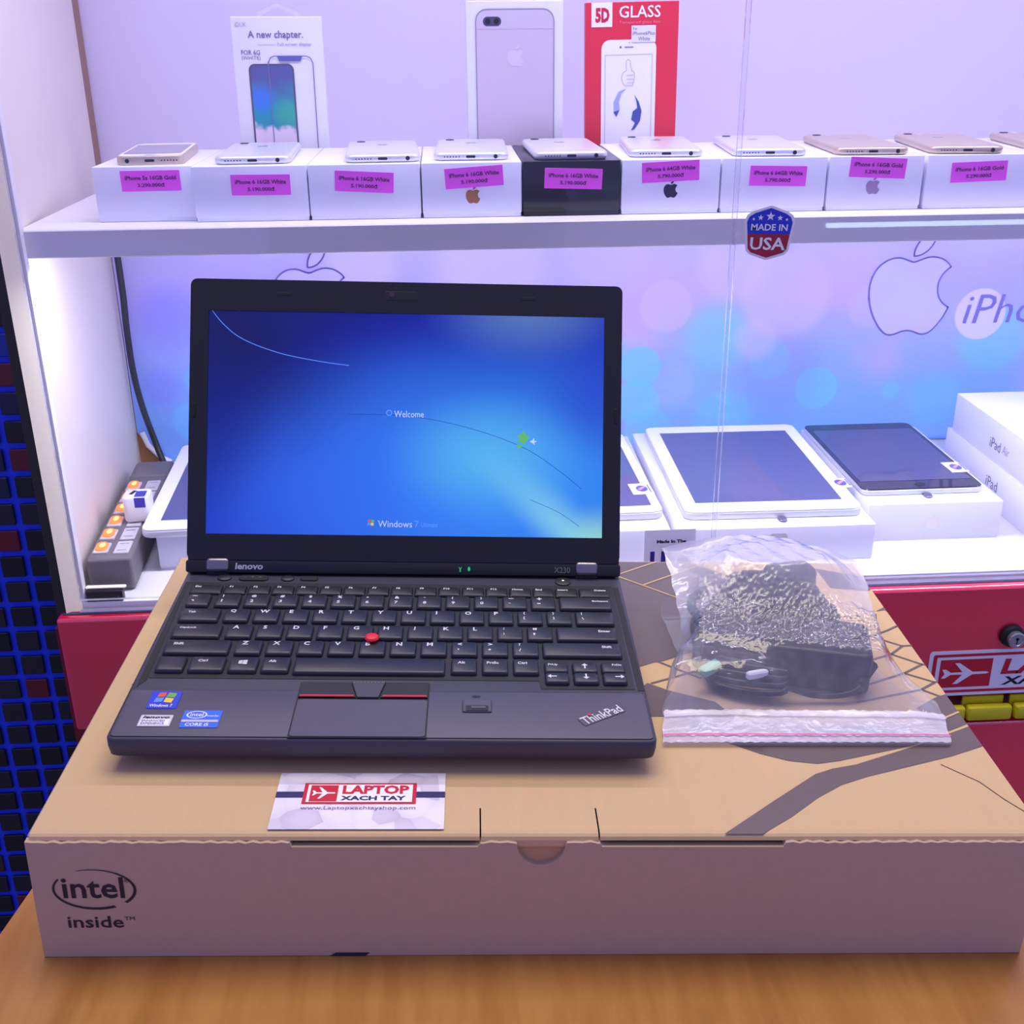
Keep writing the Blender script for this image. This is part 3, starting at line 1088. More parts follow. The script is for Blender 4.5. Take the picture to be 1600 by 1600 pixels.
# red tempered glass packet
rp = thing('tempered_glass_packet', 'red packet with white phone picture and big white letters', 'packet', T(.2385, PY, SZ) @ R(-.8, 'Y'))
part('carton', cbox(.0935, .012, .1795, .0006), REDBOX, rp, T(0, .006, 0))
s5 = part('white_square', flat(rect(-.0104, -.0112, .0104, .0112)), STWHITE, rp, upright(-.0305, .1682))
text('5D', STRED, s5, T(.0005, -.0004, .0003), .0140, .0135, bold=.05)
text('GLASS', STWHITE, rp, upright(.0075, .1705), .0415, .0110, bold=.01)
text('Tempered glass film', mat('rose_ink', (246, 130, 140), .4), rp, upright(.0075, .1605), .0415, .0036)
pp = part('phone_picture', flat([(x, y) for x, y in outline(.0555, .150, .0085, 6)]), STWHITE, rp, upright(-.0030, .0700))
part('display_line', strips([[(-.0238, -.07), (-.0238, .0610), (.0238, .0610), (.0238, -.07)]], .0004), PALEINK, pp, T(0, 0, .0003))
part('earpiece', flat([outline(.0090, .0010, .0005, 3), ellipse(.0011, .0011, 10, -.0085, 0), ellipse(.0006, .0006, 8, 0, .0042)]), GRAYINK, pp, T(0, .0680, .0003), kind='stuff')
part('thumb_drawing', strips([[(-.003, .0545), (-.0012, .0565), (.0012, .0555), (.0020, .0500), (.0030, .0460), (.0055, .0445), (.0060, .0400), (.0052, .0360), (.0040, .0318), (-.0040, .0318), (-.0060, .0345), (-.0075, .0395), (-.0060, .0440), (-.0024, .0462), (-.0030, .0545)],
                             [(-.0020, .0415), (.0050, .0415)], [(-.0020, .0380), (.0050, .0380)], [(-.0015, .0345), (.0045, .0345)]], .0005), PALEINK, pp, T(.0002, 0, .0004))
SW = mat('swirl_blue', (70, 84, 160), .4)
part('swirl_print', flat([[(-.0140, .000), (-.0150, .010), (-.0100, .0200), (-.0020, .0232), (-.0070, .0185), (-.0095, .0100), (-.0085, .0030), (-.0115, -.0030)]]), mat('swirl_pale', (168, 176, 224), .4), pp, T(0, .006, .0004))
part('swirl_print', flat([[(.0060, .0175), (.0110, .0100), (.0140, .0010), (.0125, -.0085), (.0070, -.0165), (.0035, -.0175), (.0075, -.0100), (.0035, -.0070), (.0050, .0010), (.0095, .0040), (.0085, .0110)]]), SW, pp, T(0, .006, .0004))
part('swirl_print', flat([[(-.0150, .0015), (-.0120, -.0035), (-.0090, .0030)]]), SW, pp, T(0, .0055, .0005))
lb = part('label_sticker', rslab(.0245, .0155, .0002, .0004, .0001, 2), PAPERW, rp, upright(.0115, .1500) @ T(0, 0, .0004))
text('For', GRAYINK, lb, T(-.0085, .0050, .0004), .0045, .0028)
text('iPhone6Plus', GRAYINK, lb, T(0, .0006, .0004), .0225, .0034)
text('White', GRAYINK, lb, T(.0005, -.0044, .0004), .0120, .0036)

# ------------------------------------------------------------------ deck: tablets, their boxes, stack, power strip


def tablet_box(label, x0, x1, y0, y1, h, yaw=0.0, emblem=None):
    root = thing('tablet_box', label, 'box', T((x0 + x1) / 2, y0, DZ) @ R(yaw, 'Z'), 'tablet boxes on the cabinet deck')
    w, d = x1 - x0, y1 - y0
    part('lid', rslab(w, d, h - .003, .0015, .0009, 3, 2), PAPERG, root, T(0, d / 2, .003))
    part('tray', rslab(w - .0012, d - .0012, .0035, .001, .0004, 2), PAPERG, root, T(0, d / 2, 0))
    return root


b1 = tablet_box('white tablet box beside the power strip, mostly behind the laptop', -.2610, -.062, .5455, .800, .0393, 1.5)
b2 = tablet_box('white tablet box whose right end shows beside the laptop lid', .0620, .2640, .5150, .805, .0393)
b3 = tablet_box('large white tablet box behind the plastic bag', .2715, .4766, .5125, .815, .0393)
b4 = tablet_box('smaller white tablet box with a pale fruit emblem under the dark tablet', .4830, .6295, .5535, .800, .0430)
sq = part('seal', rslab(.0190, .0165, .0003, .0040, .0001, 4), STGREY, b3, front(.3752 - .37405, -.0004, .0245), label='small silver seal')
part('seal_print', strips([[(-.0068, -.004), (-.0035, .0015), (.0, .0028), (.0035, .0015), (.0068, -.004)]], .0006), GRAYINK, sq, T(0, 0, .0005))
part('emblem', flat(scaled(FRUIT, .0165)), mat('pearl_print', (243, 236, 240), .12), b4, front(.5540 - .55625, -.0004, .0215))

STK_RING = mat('sticker_ring', (92, 92, 190), .4)


def make_tablet(label, x0, x1, y0, y1, z, body, bezel_w, glass, yaw=0, h=.0094, edge=.0022, rad=.011, bez=(.0165, .024), sticker=None, front_m=None, tab_x=None, btn=True):
    w, d = x1 - x0, y1 - y0
    root = thing('tablet', label, 'tablet', T((x0 + x1) / 2, y0, z) @ R(yaw, 'Z'), 'tablets on the cabinet deck')
    part('body', rslab(w, d, h - .0012, rad, edge, 6, 4), body, root, T(0, d / 2, 0))
    part('front_glass', rslab(w - .0012, d - .0012, .0012, rad - .0006, .0004, 6), front_m, root, T(0, d / 2, h - .0012))
    part('display', flat(rect(-w / 2 + bez[0], -d / 2 + bez[1], w / 2 - bez[0], d / 2 - bez[1])), glass, root, T(0, d / 2, h + .0002))
    if btn:
        part('home_button', flat(ellipse(.0058, .0046, 20)), mat('button_' + front_m.name, (200, 198, 205) if front_m is PAPERG else (30, 28, 36), .3), root, T(0, bez[1] / 2, h + .0002))
    if sticker:
        sx, sy, sw, sd = sticker
        s = part('sticker', rslab(sw, sd, .0004, .0005, .0001, 2), STWHITE, root, T(sx, sy, h + .0003) @ R(1.5, 'Z'), label='white warranty sticker with a blue round stamp')
        part('stamp_ring', flat(ellipse(.0063, .0088, 24)), STK_RING, s, T(.0005, 0, .0006))
        part('stamp_core', flat([(-.0048, -.002), (.0012, .0048), (.0048, .0052), (.0035, .0016), (-.0028, -.0056)]), mat('stamp_pink', (214, 150, 200), .4), s, T(.0005, 0, .0008))
        part('print_line', flat([rect(.0078, -sd * .36, .0092, sd * .36)]), STK_RING, s, T(0, 0, .0006))
    if tab_x is not None:
        part('security_tab', rslab(.0085, .013, .0022, .0040, .0006, 5), mat('tab_silver', (120, 118, 146), .3, .5), root, T(tab_x, -.0045, .0002), label='small silver tab at the front edge')
    return root


make_tablet('white tablet beside the power strip, cut off by the laptop lid', -.2735, -.083, .5374, .797, DZ + .0393, SILVER, 0, TABGLASS, 2.2, front_m=PAPERG)
make_tablet('white tablet whose right edge shows beside the laptop lid', .0680, .2620, .5389, .788, DZ + .0393, SILVER, 0, TABGLASS, 1.6, front_m=PAPERG, sticker=(.0885 - .004, .0625, .0235, .031), bez=(.0105, .017))
make_tablet('white tablet lying full in view on the large box', .2822, .4700, .5345, .808, DZ + .0393, SILVER, 0, TABGLASS, -.6, front_m=PAPERG, sticker=(.0905, .0700, .0195, .0265), bez=(.0155, .0245), tab_x=.0075)
make_tablet('dark grey tablet on the smaller box beside the stacked boxes', .4835, .6185, .5770, .795, DZ + .0430, SILVER, 0, TABGLASSD, .3, h=.0078, rad=.0095, front_m=TABGLASSB, sticker=(.0590, .0575, .0205, .031), bez=(.0055, .0235), tab_x=.0030)

# two stacked boxes at the right
for zz, h, dx, dy, lab, word in ((DZ, .0500, 0, .013, 'white tablet box at the bottom of the stack on the right', 'iPad'),
                                 (DZ + .0500, .0480, .0, 0, 'white tablet box on top of the stack on the right', 'iPad Air')):
    bx = thing('stacked_tablet_box', lab, 'box', T(.66 + dx + .098, .500 + dy + .131, zz), 'stacked tablet boxes')
    part('lid', rslab(.196, .262, h - .003, .0015, .0009, 3, 2), PAPERG, bx, T(0, 0, .003))
    part('tray', rslab(.1945, .2605, .0035, .001, .0004, 2), PAPERG, bx)
    SIDE = T(-.0984, 0, 0) @ Matrix(((0, 0, -1, 0), (-1, 0, 0, 0), (0, 1, 0, 0), (0, 0, 0, 1)))
    if word == 'iPad Air':
        text('iPad', GRAYINK, bx, SIDE @ T(-.0185, .0215, 0), .026, .0120)
        text('Air', PALEINK, bx, SIDE @ T(.0072, .0225, 0), .016, .0100)
    else:
        text('iPad', GRAYINK, bx, SIDE @ T(.0005, .0265, 0), .028, .0125)

# power strip with lit switches
ps = thing('power_strip', 'grey power strip with glowing orange switches along the left cabinet panel', 'power strip', T(-.2968, .4965, DZ) @ R(3.3, 'Z'))
part('body', rslab(.0440, .276, .0330, .004, .0030, 4, 3), GREYPL, ps, T(0, .138, .0023))
part('base', rslab(.0410, .272, .0030, .003, .0004, 3), GREYPL, ps, T(0, .138, 0))
part('end_cap', rslab(.0450, .050, .0345, .005, .004, 4, 3), GREYPL, ps, T(0, .2505, .0023))
for k in range(6):
    yy = .0255 + .0338 * k
    s = part('switch', rslab(.0148, .0232, .0030, .0012, .0008, 3), SOCKET, ps, T(-.0108, yy, .0343))
    part('rocker', rslab(.0118, .0190, .0024, .0055, .0010, 5), ORANGE, s, T(0, 0, .0026) @ R(4, 'X'), label='rocker glowing orange')
    part('lamp', flat(ellipse(.0030, .0052, 16)), ORANGEHOT, s, T(.0008, .0010, .0053) @ R(4, 'X'))
    so = part('socket', rslab(.0150, .0285, .0022, .0012, .0006, 3), SOCKET, ps, T(.0096, yy + .001, .0343))
    part('slot', flat([rect(-.0045, -.0088, .0045, -.0078)]), PORT, so, T(0, 0, .0024))
    part('slot', flat([rect(-.0045, .0068, .0045, .0078)]), PORT, so, T(0, 0, .0024))
us = thing('usb_charger', 'white cube charger with a blue sticker plugged into the power strip', 'charger', T(-.2885, .5950, DZ + .0373) @ R(3, 'Z'))
part('body', rslab(.0278, .0262, .0285, .0060, .0028, 5, 3), USBW, us)
part('usb_port', flat(rect(-.0020, -.0055, .0020, .0055)), PORT, us, T(-.0042, .0010, .0287) @ R(-20, 'Z'))
part('sticker', joined((flat(rect(-.0055, -.0080, .0055, .0080)), T(.0045, -.0035, .0287)), (flat(rect(-.0055, -.0110, .0055, .0)), T(.0045, -.0133, .0280) @ FRONT)), BLUEPRINT, us, label='blue sticker folded over the edge')

bs = thing('end_stop', 'small black block at the front left end of the cabinet deck', 'block', T(-.2990, .4795, DZ))
part('block', rslab(.0355, .0085, .0115, .0012, .0008, 3), BLACK, bs)
part('top_cover', rslab(.0390, .0060, .0016, .002, .0005, 3), CREAM, bs, T(.0005, .0035, .0115), label='cream cover plate')

# ------------------------------------------------------------------ the table group, tilted slightly with the table
G = Matrix(((.99942342, 0, .03395344, 0), (0, 1, 0, 0), (-.03395344, 0, .99942342, 0), (0, 0, 0, 1)))
TZ = -.07878
tab = thing('table', 'orange-brown wooden table under the cardboard box', 'table', G)
part('table_top', prism([(-.160, .285), (-.1515, .292), (.41, .300), (.385, -.62), (-.300, -.62)], .028), WOOD, tab, T(0, 0, TZ - .028))
part('apron', cbox(.52, .80, .05, .002), WOOD, tab, T(.11, -.17, TZ - .078))
for lx, ly in ((-.12, .22), (.34, .22), (-.20, -.54), (.34, -.54)):
    zb = (FLOOR_Z + .0339 * lx) / .99942
    part('leg', cbox(.045, .045, TZ - .078 - zb, .002), WOOD, tab, T(lx, ly, zb))

# cardboard box
BW, BD, BHH = .5315, .3337, .0784
BM = G @ T(-.1801, -.0516, 0) @ R(-1.6065, 'Z')
carton = thing('cardboard_box', 'flat brown cardboard laptop box with dark geometric print, lying on the table', 'box', BM)


def wavy(x0, x1, z, amp=.0003, step=.0036):
    n = max(2, int(abs(x1 - x0) / step))
    return [(x0 + (x1 - x0) * i / n, z + (amp if i % 2 else -amp) + random.uniform(-.0003, .0003)) for i in range(n + 1)]


WT = .004
prof = [(0, -BHH), (BW, -BHH)] + wavy(BW, .3920, -.0030) + [(.3909, -.0058), (.2955, -.0058), (.2945, -.0036)] + wavy(.2935, .2773, -.0032)
prof += [(.2640 + .0128 * math.cos(math.radians(a)), -.0040 - .0140 * math.sin(math.radians(a))) for a in range(0, 181, 12)]
prof += wavy(.2507, .2335, -.0032) + [(.2324, -.0036), (.2310, -.0058), (.1351, -.0058), (.1340, -.0030)] + wavy(.1335, 0, -.0030)
part('front_wall', prism(prof, WT), [KRAFTF], carton, FRONT @ T(0, 0, -WT))
part('inner_flap', cbox(BW - .012, .0030, .060), mat('kraft_inner', (196, 152, 110), .85), carton, T(BW / 2, WT + .0030, -.0665), label='inner tuck flap behind the front wall')
part('side_wall', cbox(WT, BD - .004, BHH - .0012, .0010), KRAFTF, carton, T(WT / 2, BD / 2 + .002, -BHH))
part('side_wall', cbox(WT, BD - .004, BHH - .0012, .0010), KRAFTF, carton, T(BW - WT / 2, BD / 2 + .002, -BHH))
part('back_wall', cbox(BW - .001, WT, BHH - .001, .0008), KRAFTF, carton, T(BW / 2, BD - WT / 2, -BHH))
part('bottom', cbox(BW - .003, BD - .003, .003), KRAFTF, carton, T(BW / 2, BD / 2, -BHH))
# lid with a rolled front edge and two slits either side of the tab
LX0, LX1 = .0018, BW - .0008


def lid_sheet():
    bm = bmesh.new()
    sl = [(LX0, .2318, 0), (.2326, .2937, 1), (.2945, LX1, 0)]
    rows = [(BD, 0), (.0245, 0), (.0062, 0), (.0040, -.0003), (.0026, -.0012), (.0018, -.0030)]
    V = {}

    def v(x, y, z):
        k = (round(x, 5), round(y, 5), round(z, 5))
        if k not in V:
            V[k] = bm.verts.new((x, y, z))
        return V[k]
    xs = [LX0, .2318, .2326, .2937, .2945, LX1]
    for (ya, za), (yb, zb) in zip(rows, rows[1:]):
        for a, b in zip(xs, xs[1:]):
            gap = (a, b) in ((.2318, .2326), (.2937, .2945))
            if gap and ya <= .0245:
                continue
            ta = .0 if not (a, b) == (.2326, .2937) else 0
            bm.faces.new((v(a, ya, za), v(b, ya, za), v(b, yb, zb), v(a, yb, zb)))
    # the two-layer tab comes a little further down than the rest
    bm.faces.new((v(.2326, .0018, -.0030), v(.2937, .0018, -.0030), v(.2937, .0017, -.0068), v(.2326, .0017, -.0068)))
    bmesh.ops.recalc_face_normals(bm, faces=bm.faces)
    me = bpy.data.meshes.new('m')
    bm.to_mesh(me)
    bm.free()
    return me


part('lid', lid_sheet(), KRAFT, carton)
part('lid_tab', rslab(.0605, .040, .0012, .004, .0004, 3), mat('kraft_tab', (196, 156, 116), .85), carton, front(.2632, WT + .0006, -.0240), label='tuck tab showing in the thumb notch')

# printed pattern on the lid
dark = [
    [(.245, .3325), (.400, .3325), (.478, .262), (.430, .214), (.3855, .1953), (.3741, .1904), (.3536, .1790), (.3488, .1779), (.3398, .1730), (.300, .155), (.245, .155)],
    [(.3404, .1519), (.3529, .1430), (.3800, .1300), (.3950, .1000), (.3980, .0760), (.3895, .0790), (.3445, .1132), (.3343, .1131), (.3200, .1300)],
    [(.3700, .0925), (.3805, .0842), (.3953, .0746), (.4105, .0676), (.4265, .0649), (.4399, .0677), (.4893, .0835), (.5080, .0935), (.470, .105)],
    [(.3597, .0030), (.3930, .0310), (.4223, .0550), (.4334, .0601), (.4487, .0643), (.4888, .0823), (.5305, .1035), (.5305, .0828), (.5081, .0727), (.4520, .0529), (.4345, .0451), (.4175, .0332), (.3986, .0167), (.3800, .0030)],
    [(.5196, .1343), (.5248, .1376), (.5305, .1400), (.5305, .1062), (.5166, .0986), (.5090, .1010), (.5060, .1240)],
    [(.4980, .3230), (.5305, .3110), (.5305, .2985), (.5305, .2885), (.5276, .2854), (.500, .290)],
    [(.5224, .2525), (.5302, .2590), (.5306, .2592), (.5306, .2505), (.5300, .2548)],
]
for dk in dark:
    part('printed_facet', flat(dk), PRINT, carton, T(0, 0, .00025), label='dark brown printed facet')
thin = [[(.3516, .1787), (.3644, .1676), (.3760, .158)], [(.3429, .1515), (.3605, .1600), (.376, .168)], [(.5100, .2165), (.5163, .2209), (.5213, .2239), (.5297, .2300), (.5306, .2301)],
        [(.5020, .2180), (.5143, .2093), (.5242, .2018), (.5306, .2028)], [(.5242, .2018), (.5127, .1905), (.5289, .1772), (.5306, .1768)],
        [(.5289, .1772), (.5128, .1657), (.5287, .1548), (.5306, .1549)], [(.5284, .1540), (.5168, .1456), (.5257, .1376)], [(.5127, .1905), (.480, .175)], [(.5128, .1657), (.485, .152)], [(.5168, .1456), (.47, .13)]]
for ln in thin:
    part('printed_line', strips([ln], .0018), PRINT, carton, T(0, 0, .0003))
tan = [[(.3300, .300), (.3429, .3117), (.3729, .3330)], [(.3402, .3056), (.3558, .2922), (.3751, .2752), (.40, .256)], [(.3573, .2922), (.3762, .3057), (.41, .33)], [(.478, .1000), (.5080, .1060), (.5305, .1192)], [(.40, .256), (.46, .28)], [(.40, .256), (.415, .21)]]
for ln in tan:
    part('printed_line', strips([ln], .0015), KRAFT, carton, T(0, 0, .0005), label='tan gap in the dark print')
part('crease', strips([[(.4983, .0644), (.5140, .0481), (.5216, .0319), (.5290, .020)]], .0005), SLIT, carton, T(0, 0, .0003))
# marks on the front
FB = T(0, -.0003, 0) @ FRONT


def swoosh(cx, cz, rx, rz):
    out, inn = [], []
    n = 44
    for i in range(n + 1):
        t = i / n
        a = math.radians(-38 - 282 * t) if False else math.radians(128 + 0 - (-1) * 0 - 360 * 0 + (-1) * (t * 0))
        out.append((0, 0))
    def arc(a0, a1, t0, t1):
        o, q = [], []
        for i in range(25):
            t = i / 24
            a = math.radians(a0 + (a1 - a0) * t)
            th = t0 + (t1 - t0) * t
            o.append((cx + rx * math.cos(a), cz + rz * math.sin(a)))
            q.append((cx + (rx - th) * math.cos(a) - .0002, cz + (rz - th * .8) * math.sin(a)))
        return o + q[::-1]
    return [arc(112, -42, .0004, .0016), arc(148, 298, .0012, .0019)]


part('printed_logo', flat(swoosh(.0318, -.0330, .0216, .0132)), INKBOX, carton, FB)
text('intel', INKBOX, carton, FB @ T(.0312, -.0318, 0), .0318, .0138, bold=.015)
text('®', INKBOX, carton, FB @ T(.0490, -.0270, 0), .0028, .0028)
text('inside', INKBOX, carton, FB @ T(.0300, -.0545, 0), .0290, .0078, bold=.012)
text('TM', INKBOX, carton, FB @ T(.0480, -.0522, 0), .0052, .0024)
part('printed_mark', flat([(.1518, -.0786), (.1710, -.0786), (.1736, -.0762), (.1552, -.0762)]), INKBOX, carton, FB)

# ------------------------------------------------------------------ laptop
LM = G @ T(0, 0, .0007) @ R(-1.896, 'Z')
lap = thing('laptop', 'black open laptop with a lit blue welcome screen on the cardboard box', 'laptop', LM)
SL = .0065 / .19
W = .305


def slope(x, y):
    return SL * (y + .1)


# base shell: undercut bottom, wedge top  (local y shifted so the shell spans 0 .. .206)
def base_mesh():
    rings = []
    for ins, zb, sl in ((.016, .0030, 0), (.012, .0031, 0), (.0028, .0072, .25), (.0008, .0090, .5), (0, .0140, 1), (0, .0190, 1), (.0004, .0198, 1), (.0014, .0203, 1)):
        pts = outline(W - 2 * ins, .2055 - 2 * ins, max(.0045 - ins * .5, .001), 5)
        rings.append([(x, y + .10275, zb + SL * sl * (y + .10275)) for x, y in pts])
    return finish(loft(rings), 40)


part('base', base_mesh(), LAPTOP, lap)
for fx in (-.12, .12):
    for fy in (.025, .18):
        part('foot', lathe([(.006, 0), (.0055, .004)], 14), RUBBER, lap, T(fx, fy, 0))


def LT(x, y, z=0.0):
    """a point on the sloping top of the base"""
    return T(x, y, .0203 + SL * y + z) @ Matrix.Rotation(math.atan(SL), 4, 'X')


part('palm_rest', rslab(.3015, .0455, .0009, .003, .0007, 4, 2), PALM, lap, LT(0, .0245, -.0001))
part('seam', flat(rect(-.0008, -.0004, .0008, .0004)), PORT, lap, LT(-.1515, .0531, .0001))
# keyboard surround
tray = [(-.1475, .1795), (-.1445, .0605), (-.1440, .0600), (.0890, .0598), (.0900, .0512), (.1462, .0512), (.1458, .1735), (.1450, .1795)]
part('keyboard_tray', prism(tray, .0004), LAPTOPD, lap, LT(0, 0, -.0001))
part('tray_shade', prism([(.1462, .178), (.1500, .178), (.1515, .050), (.1478, .050)], .0003), PORT, lap, LT(0, 0, -.00005), label='black gap right of the keys')  # both black strips stand in for shade in the keyboard recess
part('tray_shade', prism([(-.1503, .180), (-.1478, .180), (-.1448, .058), (-.1490, .050)], .0003), PORT, lap, LT(0, 0, -.00005), label='black gap left of the keys')

key_cache = {}


def key_mesh(w, d, h=.0026):
    k = (round(w, 4), round(d, 4), h)   # low keys are the function row
    if k not in key_cache:
        rings = []
        def ring(ins, z, r, dip=0.0):
            pts = outline(w - 2 * ins, d - 2 * ins, r, 3)
            rings.append([(x, y, z - dip * (1 if abs(y) < d * .3 else .0)) for x, y in pts])
        ring(0, 0, .0012)
        ring(.0001, h * .55, .0014)
        ring(.0006, h - .0003, .0018)
        ring(.0011, h, .0018)
        me = finish(loft(rings), 40)
        setmat(me, KEYM if h > .002 else LAPTOPD)
        key_cache[k] = me
    return key_cache[k]


def key(x0, x1, yf, d, legs=(), h=.0026):
    """x0,x1 left and right edge, yf front edge; legs: (text, dx, dy, height[, material])"""
    w = x1 - x0
    o = link('key', key_mesh(w, d, h), lap, LT((x0 + x1) / 2, yf + d / 2, .0004))
    if legs:
        items = []
        for L in legs:
            s, dx, dy, hh = L[:4]
            me = text_mesh(s, None, hh * 1.12, bold=.03)
            xs = [v.co.x for v in me.vertices]
            half = (max(xs) - min(xs)) / 2 if xs else 0
            cx = (-w / 2 + dx + half) if dx >= 0 else (w / 2 + dx - half)
            items.append((me, T(cx, d / 2 - dy, h + .0002)))
        part('legend', joined(*items), LEGEND, o, kind=None)
    return o


P = .0192
KD = .0160
# function row
fy = .1612
fd = .0118
key(-.1440, -.1225, fy, fd, [('Esc', .003, .0032, .0022)], .0018)
fn = ['F%d' % i for i in range(1, 13)]
for i in range(12):
    x0 = -.1213 + .01622 * i
    key(x0, x0 + .0150, fy, fd, [(fn[i], .0035, .0032, .0020)], .0018)
for s, x0, x1 in (('Home', .0735, .0885), ('End', .0897, .1040), ('Insert', .1050, .1203)):
    key(x0, x1, fy, fd, [(s, .002, .0032, .0020)], .0018)
key(.1215, .1423, fy, fd, [('Delete', -.002, .0034, .0020)], .0018)
# number row
yf = .1430
key(-.1424, -.1272, yf, KD, [('~', .003, .004, .0012), ('`', .003, .010, .0016)])
for i, (a, b) in enumerate(zip('!@#$%^&*()_+', '1234567890-=')):
    x0 = -.1236 + P * i
    ha = {'_': .0006, '*': .0016, '^': .0014}.get(a, .0030)
    hb = {'-': .0006, '=': .0014}.get(b, .0031)
    key(x0, x0 + .0166, yf, KD, [(a, .0042, .0036, ha), (b, .0042, .0100, hb)])
key(.1068, .1421, yf, KD, [('Backspace', -.002, .0062, .0023)])
# Q row
yf = .1234
key(-.1427, -.1168, yf, KD, [('Tab', .005, .0055, .0022)])
for i, a in enumerate('QWERTYUIOP'):
    x0 = -.1140 + P * i
    key(x0, x0 + .0166, yf, KD, [(a, .0038, .0042, .0036)])
for i, (a, b) in enumerate((('{', '['), ('}', ']'))):
    x0 = -.1140 + P * (10 + i)
    key(x0, x0 + .0166, yf, KD, [(a, .0040, .0036, .0030), (b, .0040, .0098, .0030)])
key(.1164, .1418, yf, KD, [('|', .0040, .0036, .0030), ('\\', .0040, .0098, .0028)])
# A row
yf = .1032
key(-.1423, -.1116, yf, KD, [('CapsLock', .004, .0055, .0023)])
for i, a in enumerate('ASDFGHJKL'):
    x0 = -.1085 + P * i
    key(x0, x0 + .0166, yf, KD, [(a, .0038, .0042, .0036)])
for i, (a, b) in enumerate(((':', ';'), ('"', "'"))):
    x0 = -.1085 + P * (9 + i)
    key(x0, x0 + .0166, yf, KD, [(a, .0040, .0036, .0022), (b, .0040, .0098, .0024)])
key(.1026, .1417, yf, KD, [('Enter', -.004, .0055, .0024)])
# Z row
yf = .0840
key(-.1425, -.1023, yf, KD, [('Shift', .005, .0055, .0024)])
for i, a in enumerate('ZXCVBNM'):
    x0 = -.0991 + P * i
    key(x0, x0 + .0166, yf, KD, [(a, .0038, .0042, .0036)])
for i, (a, b) in enumerate((('<', ','), ('>', '.'), ('?', '/'))):
    x0 = -.0991 + P * (7 + i)
    key(x0, x0 + .0166, yf, KD, [(a, .0040, .0036, .0026), (b, .0040, .0098, .0016 if b in ',.' else .0028)])
key(.0926, .1424, yf, KD, [('Shift', -.006, .0055, .0024)])
# bottom row
yf = .0646
key(-.1423, -.1254, yf, KD)
key(-.1229, -.1015, yf, KD, [('Ctrl', .005, .0055, .0024)])
wk = key(-.0990, -.0816, yf, KD)
win4 = [[(-.0025, .0001), (-.0003, .0001), (-.0003, .0019), (-.0025, .0016)], [(.0000, .0001), (.0027, .0001), (.0027, .0023), (.0000, .0020)],
        [(-.0025, -.0002), (-.0003, -.0002), (-.0003, -.0020), (-.0025, -.0017)], [(.0000, -.0002), (.0027, -.0002), (.0027, -.0024), (.0000, -.0021)]]
part('legend', flat(win4), LEGEND, wk, T(-.0005, .001, .0028))
key(-.0793, -.0622, yf, KD, [('Alt', .004, .0055, .0024)])
sp = key(-.0598, .0322, yf - .0012, KD + .0006)
key(.0356, .0515, yf, KD, [('Alt', .004, .0055, .0024)])
key(.0545, .0705, yf, KD, [('PrtSc', .003, .0055, .0024)])
key(.0735, .0894, yf, KD, [('Ctrl', .003, .0055, .0024)])
key(.0926, .1072, .0662, .0112, [('PgUp', .0025, .0040, .0024)])
key(.1098, .1252, .0662, .0112)
key(.1276, .1422, .0662, .0112, [('PgDn', -.002, .0040, .0024)])
ARW = [(-.0028, 0), (-.0008, .0019), (-.0006, .0019), (-.0006, .0005), (.0028, .0005), (.0028, -.0005), (-.0006, -.0005), (-.0006, -.0019), (-.0008, -.0019)]
for x0, x1, y0, rot, ox in ((.0926, .1072, .0548, 0, -.003), (.1098, .1252, .0548, 90, 0), (.1276, .1422, .0548, 180, .003)):
    o = key(x0, x1, y0, .0108)
    part('legend', flat(ARW), LEGEND, o, T(ox, .0006, .0028) @ R(rot, 'Z'))
upk = [o for o in lap.children if o.name.startswith('key')]
o = link('legend', flat(ARW), lap, LT(.1175, .0722, .0032) @ R(-90, 'Z'))
setmat(o.data, LEGEND)
# pointing stick
ns = part('pointing_stick', lathe([(.0022, 0), (.0024, .0028), (.0043, .0036), (.0046, .0046), (.0038, .0056), (.0020, .0061)], 20), RED, lap, LT(-.0149, .1005, .0004), label='red pointing stick cap')
# touchpad and buttons
part('touchpad', rslab(.0752, .0358, .0006, .002, .0002, 3), PALM, lap, LT(-.0148, .0195, .0008))
part('touchpad_gap', prism(rect(-.0532, .0010, .0236, .0552), .0002), PORT, lap, LT(0, 0, .0007))
part('mouse_button', prism([(-.0524, .0390), (-.0190, .0390), (-.0236, .0545), (-.0524, .0545)], .0012), LAPTOPD, lap, LT(0, 0, .0006))
part('mouse_button', prism([(-.0050, .0390), (.0228, .0390), (.0228, .0545), (-.0020, .0545)], .0012), LAPTOPD, lap, LT(0, 0, .0006))
part('stripe', prism(rect(-.0518, .0392, -.0205, .0410), .0006), REDLINE, lap, LT(0, 0, .0016), label='red stripe on the left button')
part('stripe', prism(rect(-.0035, .0392, .0222, .0410), .0006), REDLINE, lap, LT(0, 0, .0016), label='red stripe on the right button')
mb = part('mouse_button', prism([(-.0182, .0385), (-.0060, .0385), (-.0028, .0550), (-.0228, .0550)], .0018), mat('button_grey', (64, 62, 72), .5), lap, LT(0, 0, .0006), label='grey middle button with raised dots')
part('dots', flat([ellipse(.0005, .0005, 8, -.0214 + .0021 * i, .0535) for i in range(9)]), LEGENDD, mb, T(0, 0, .0020), kind='stuff')
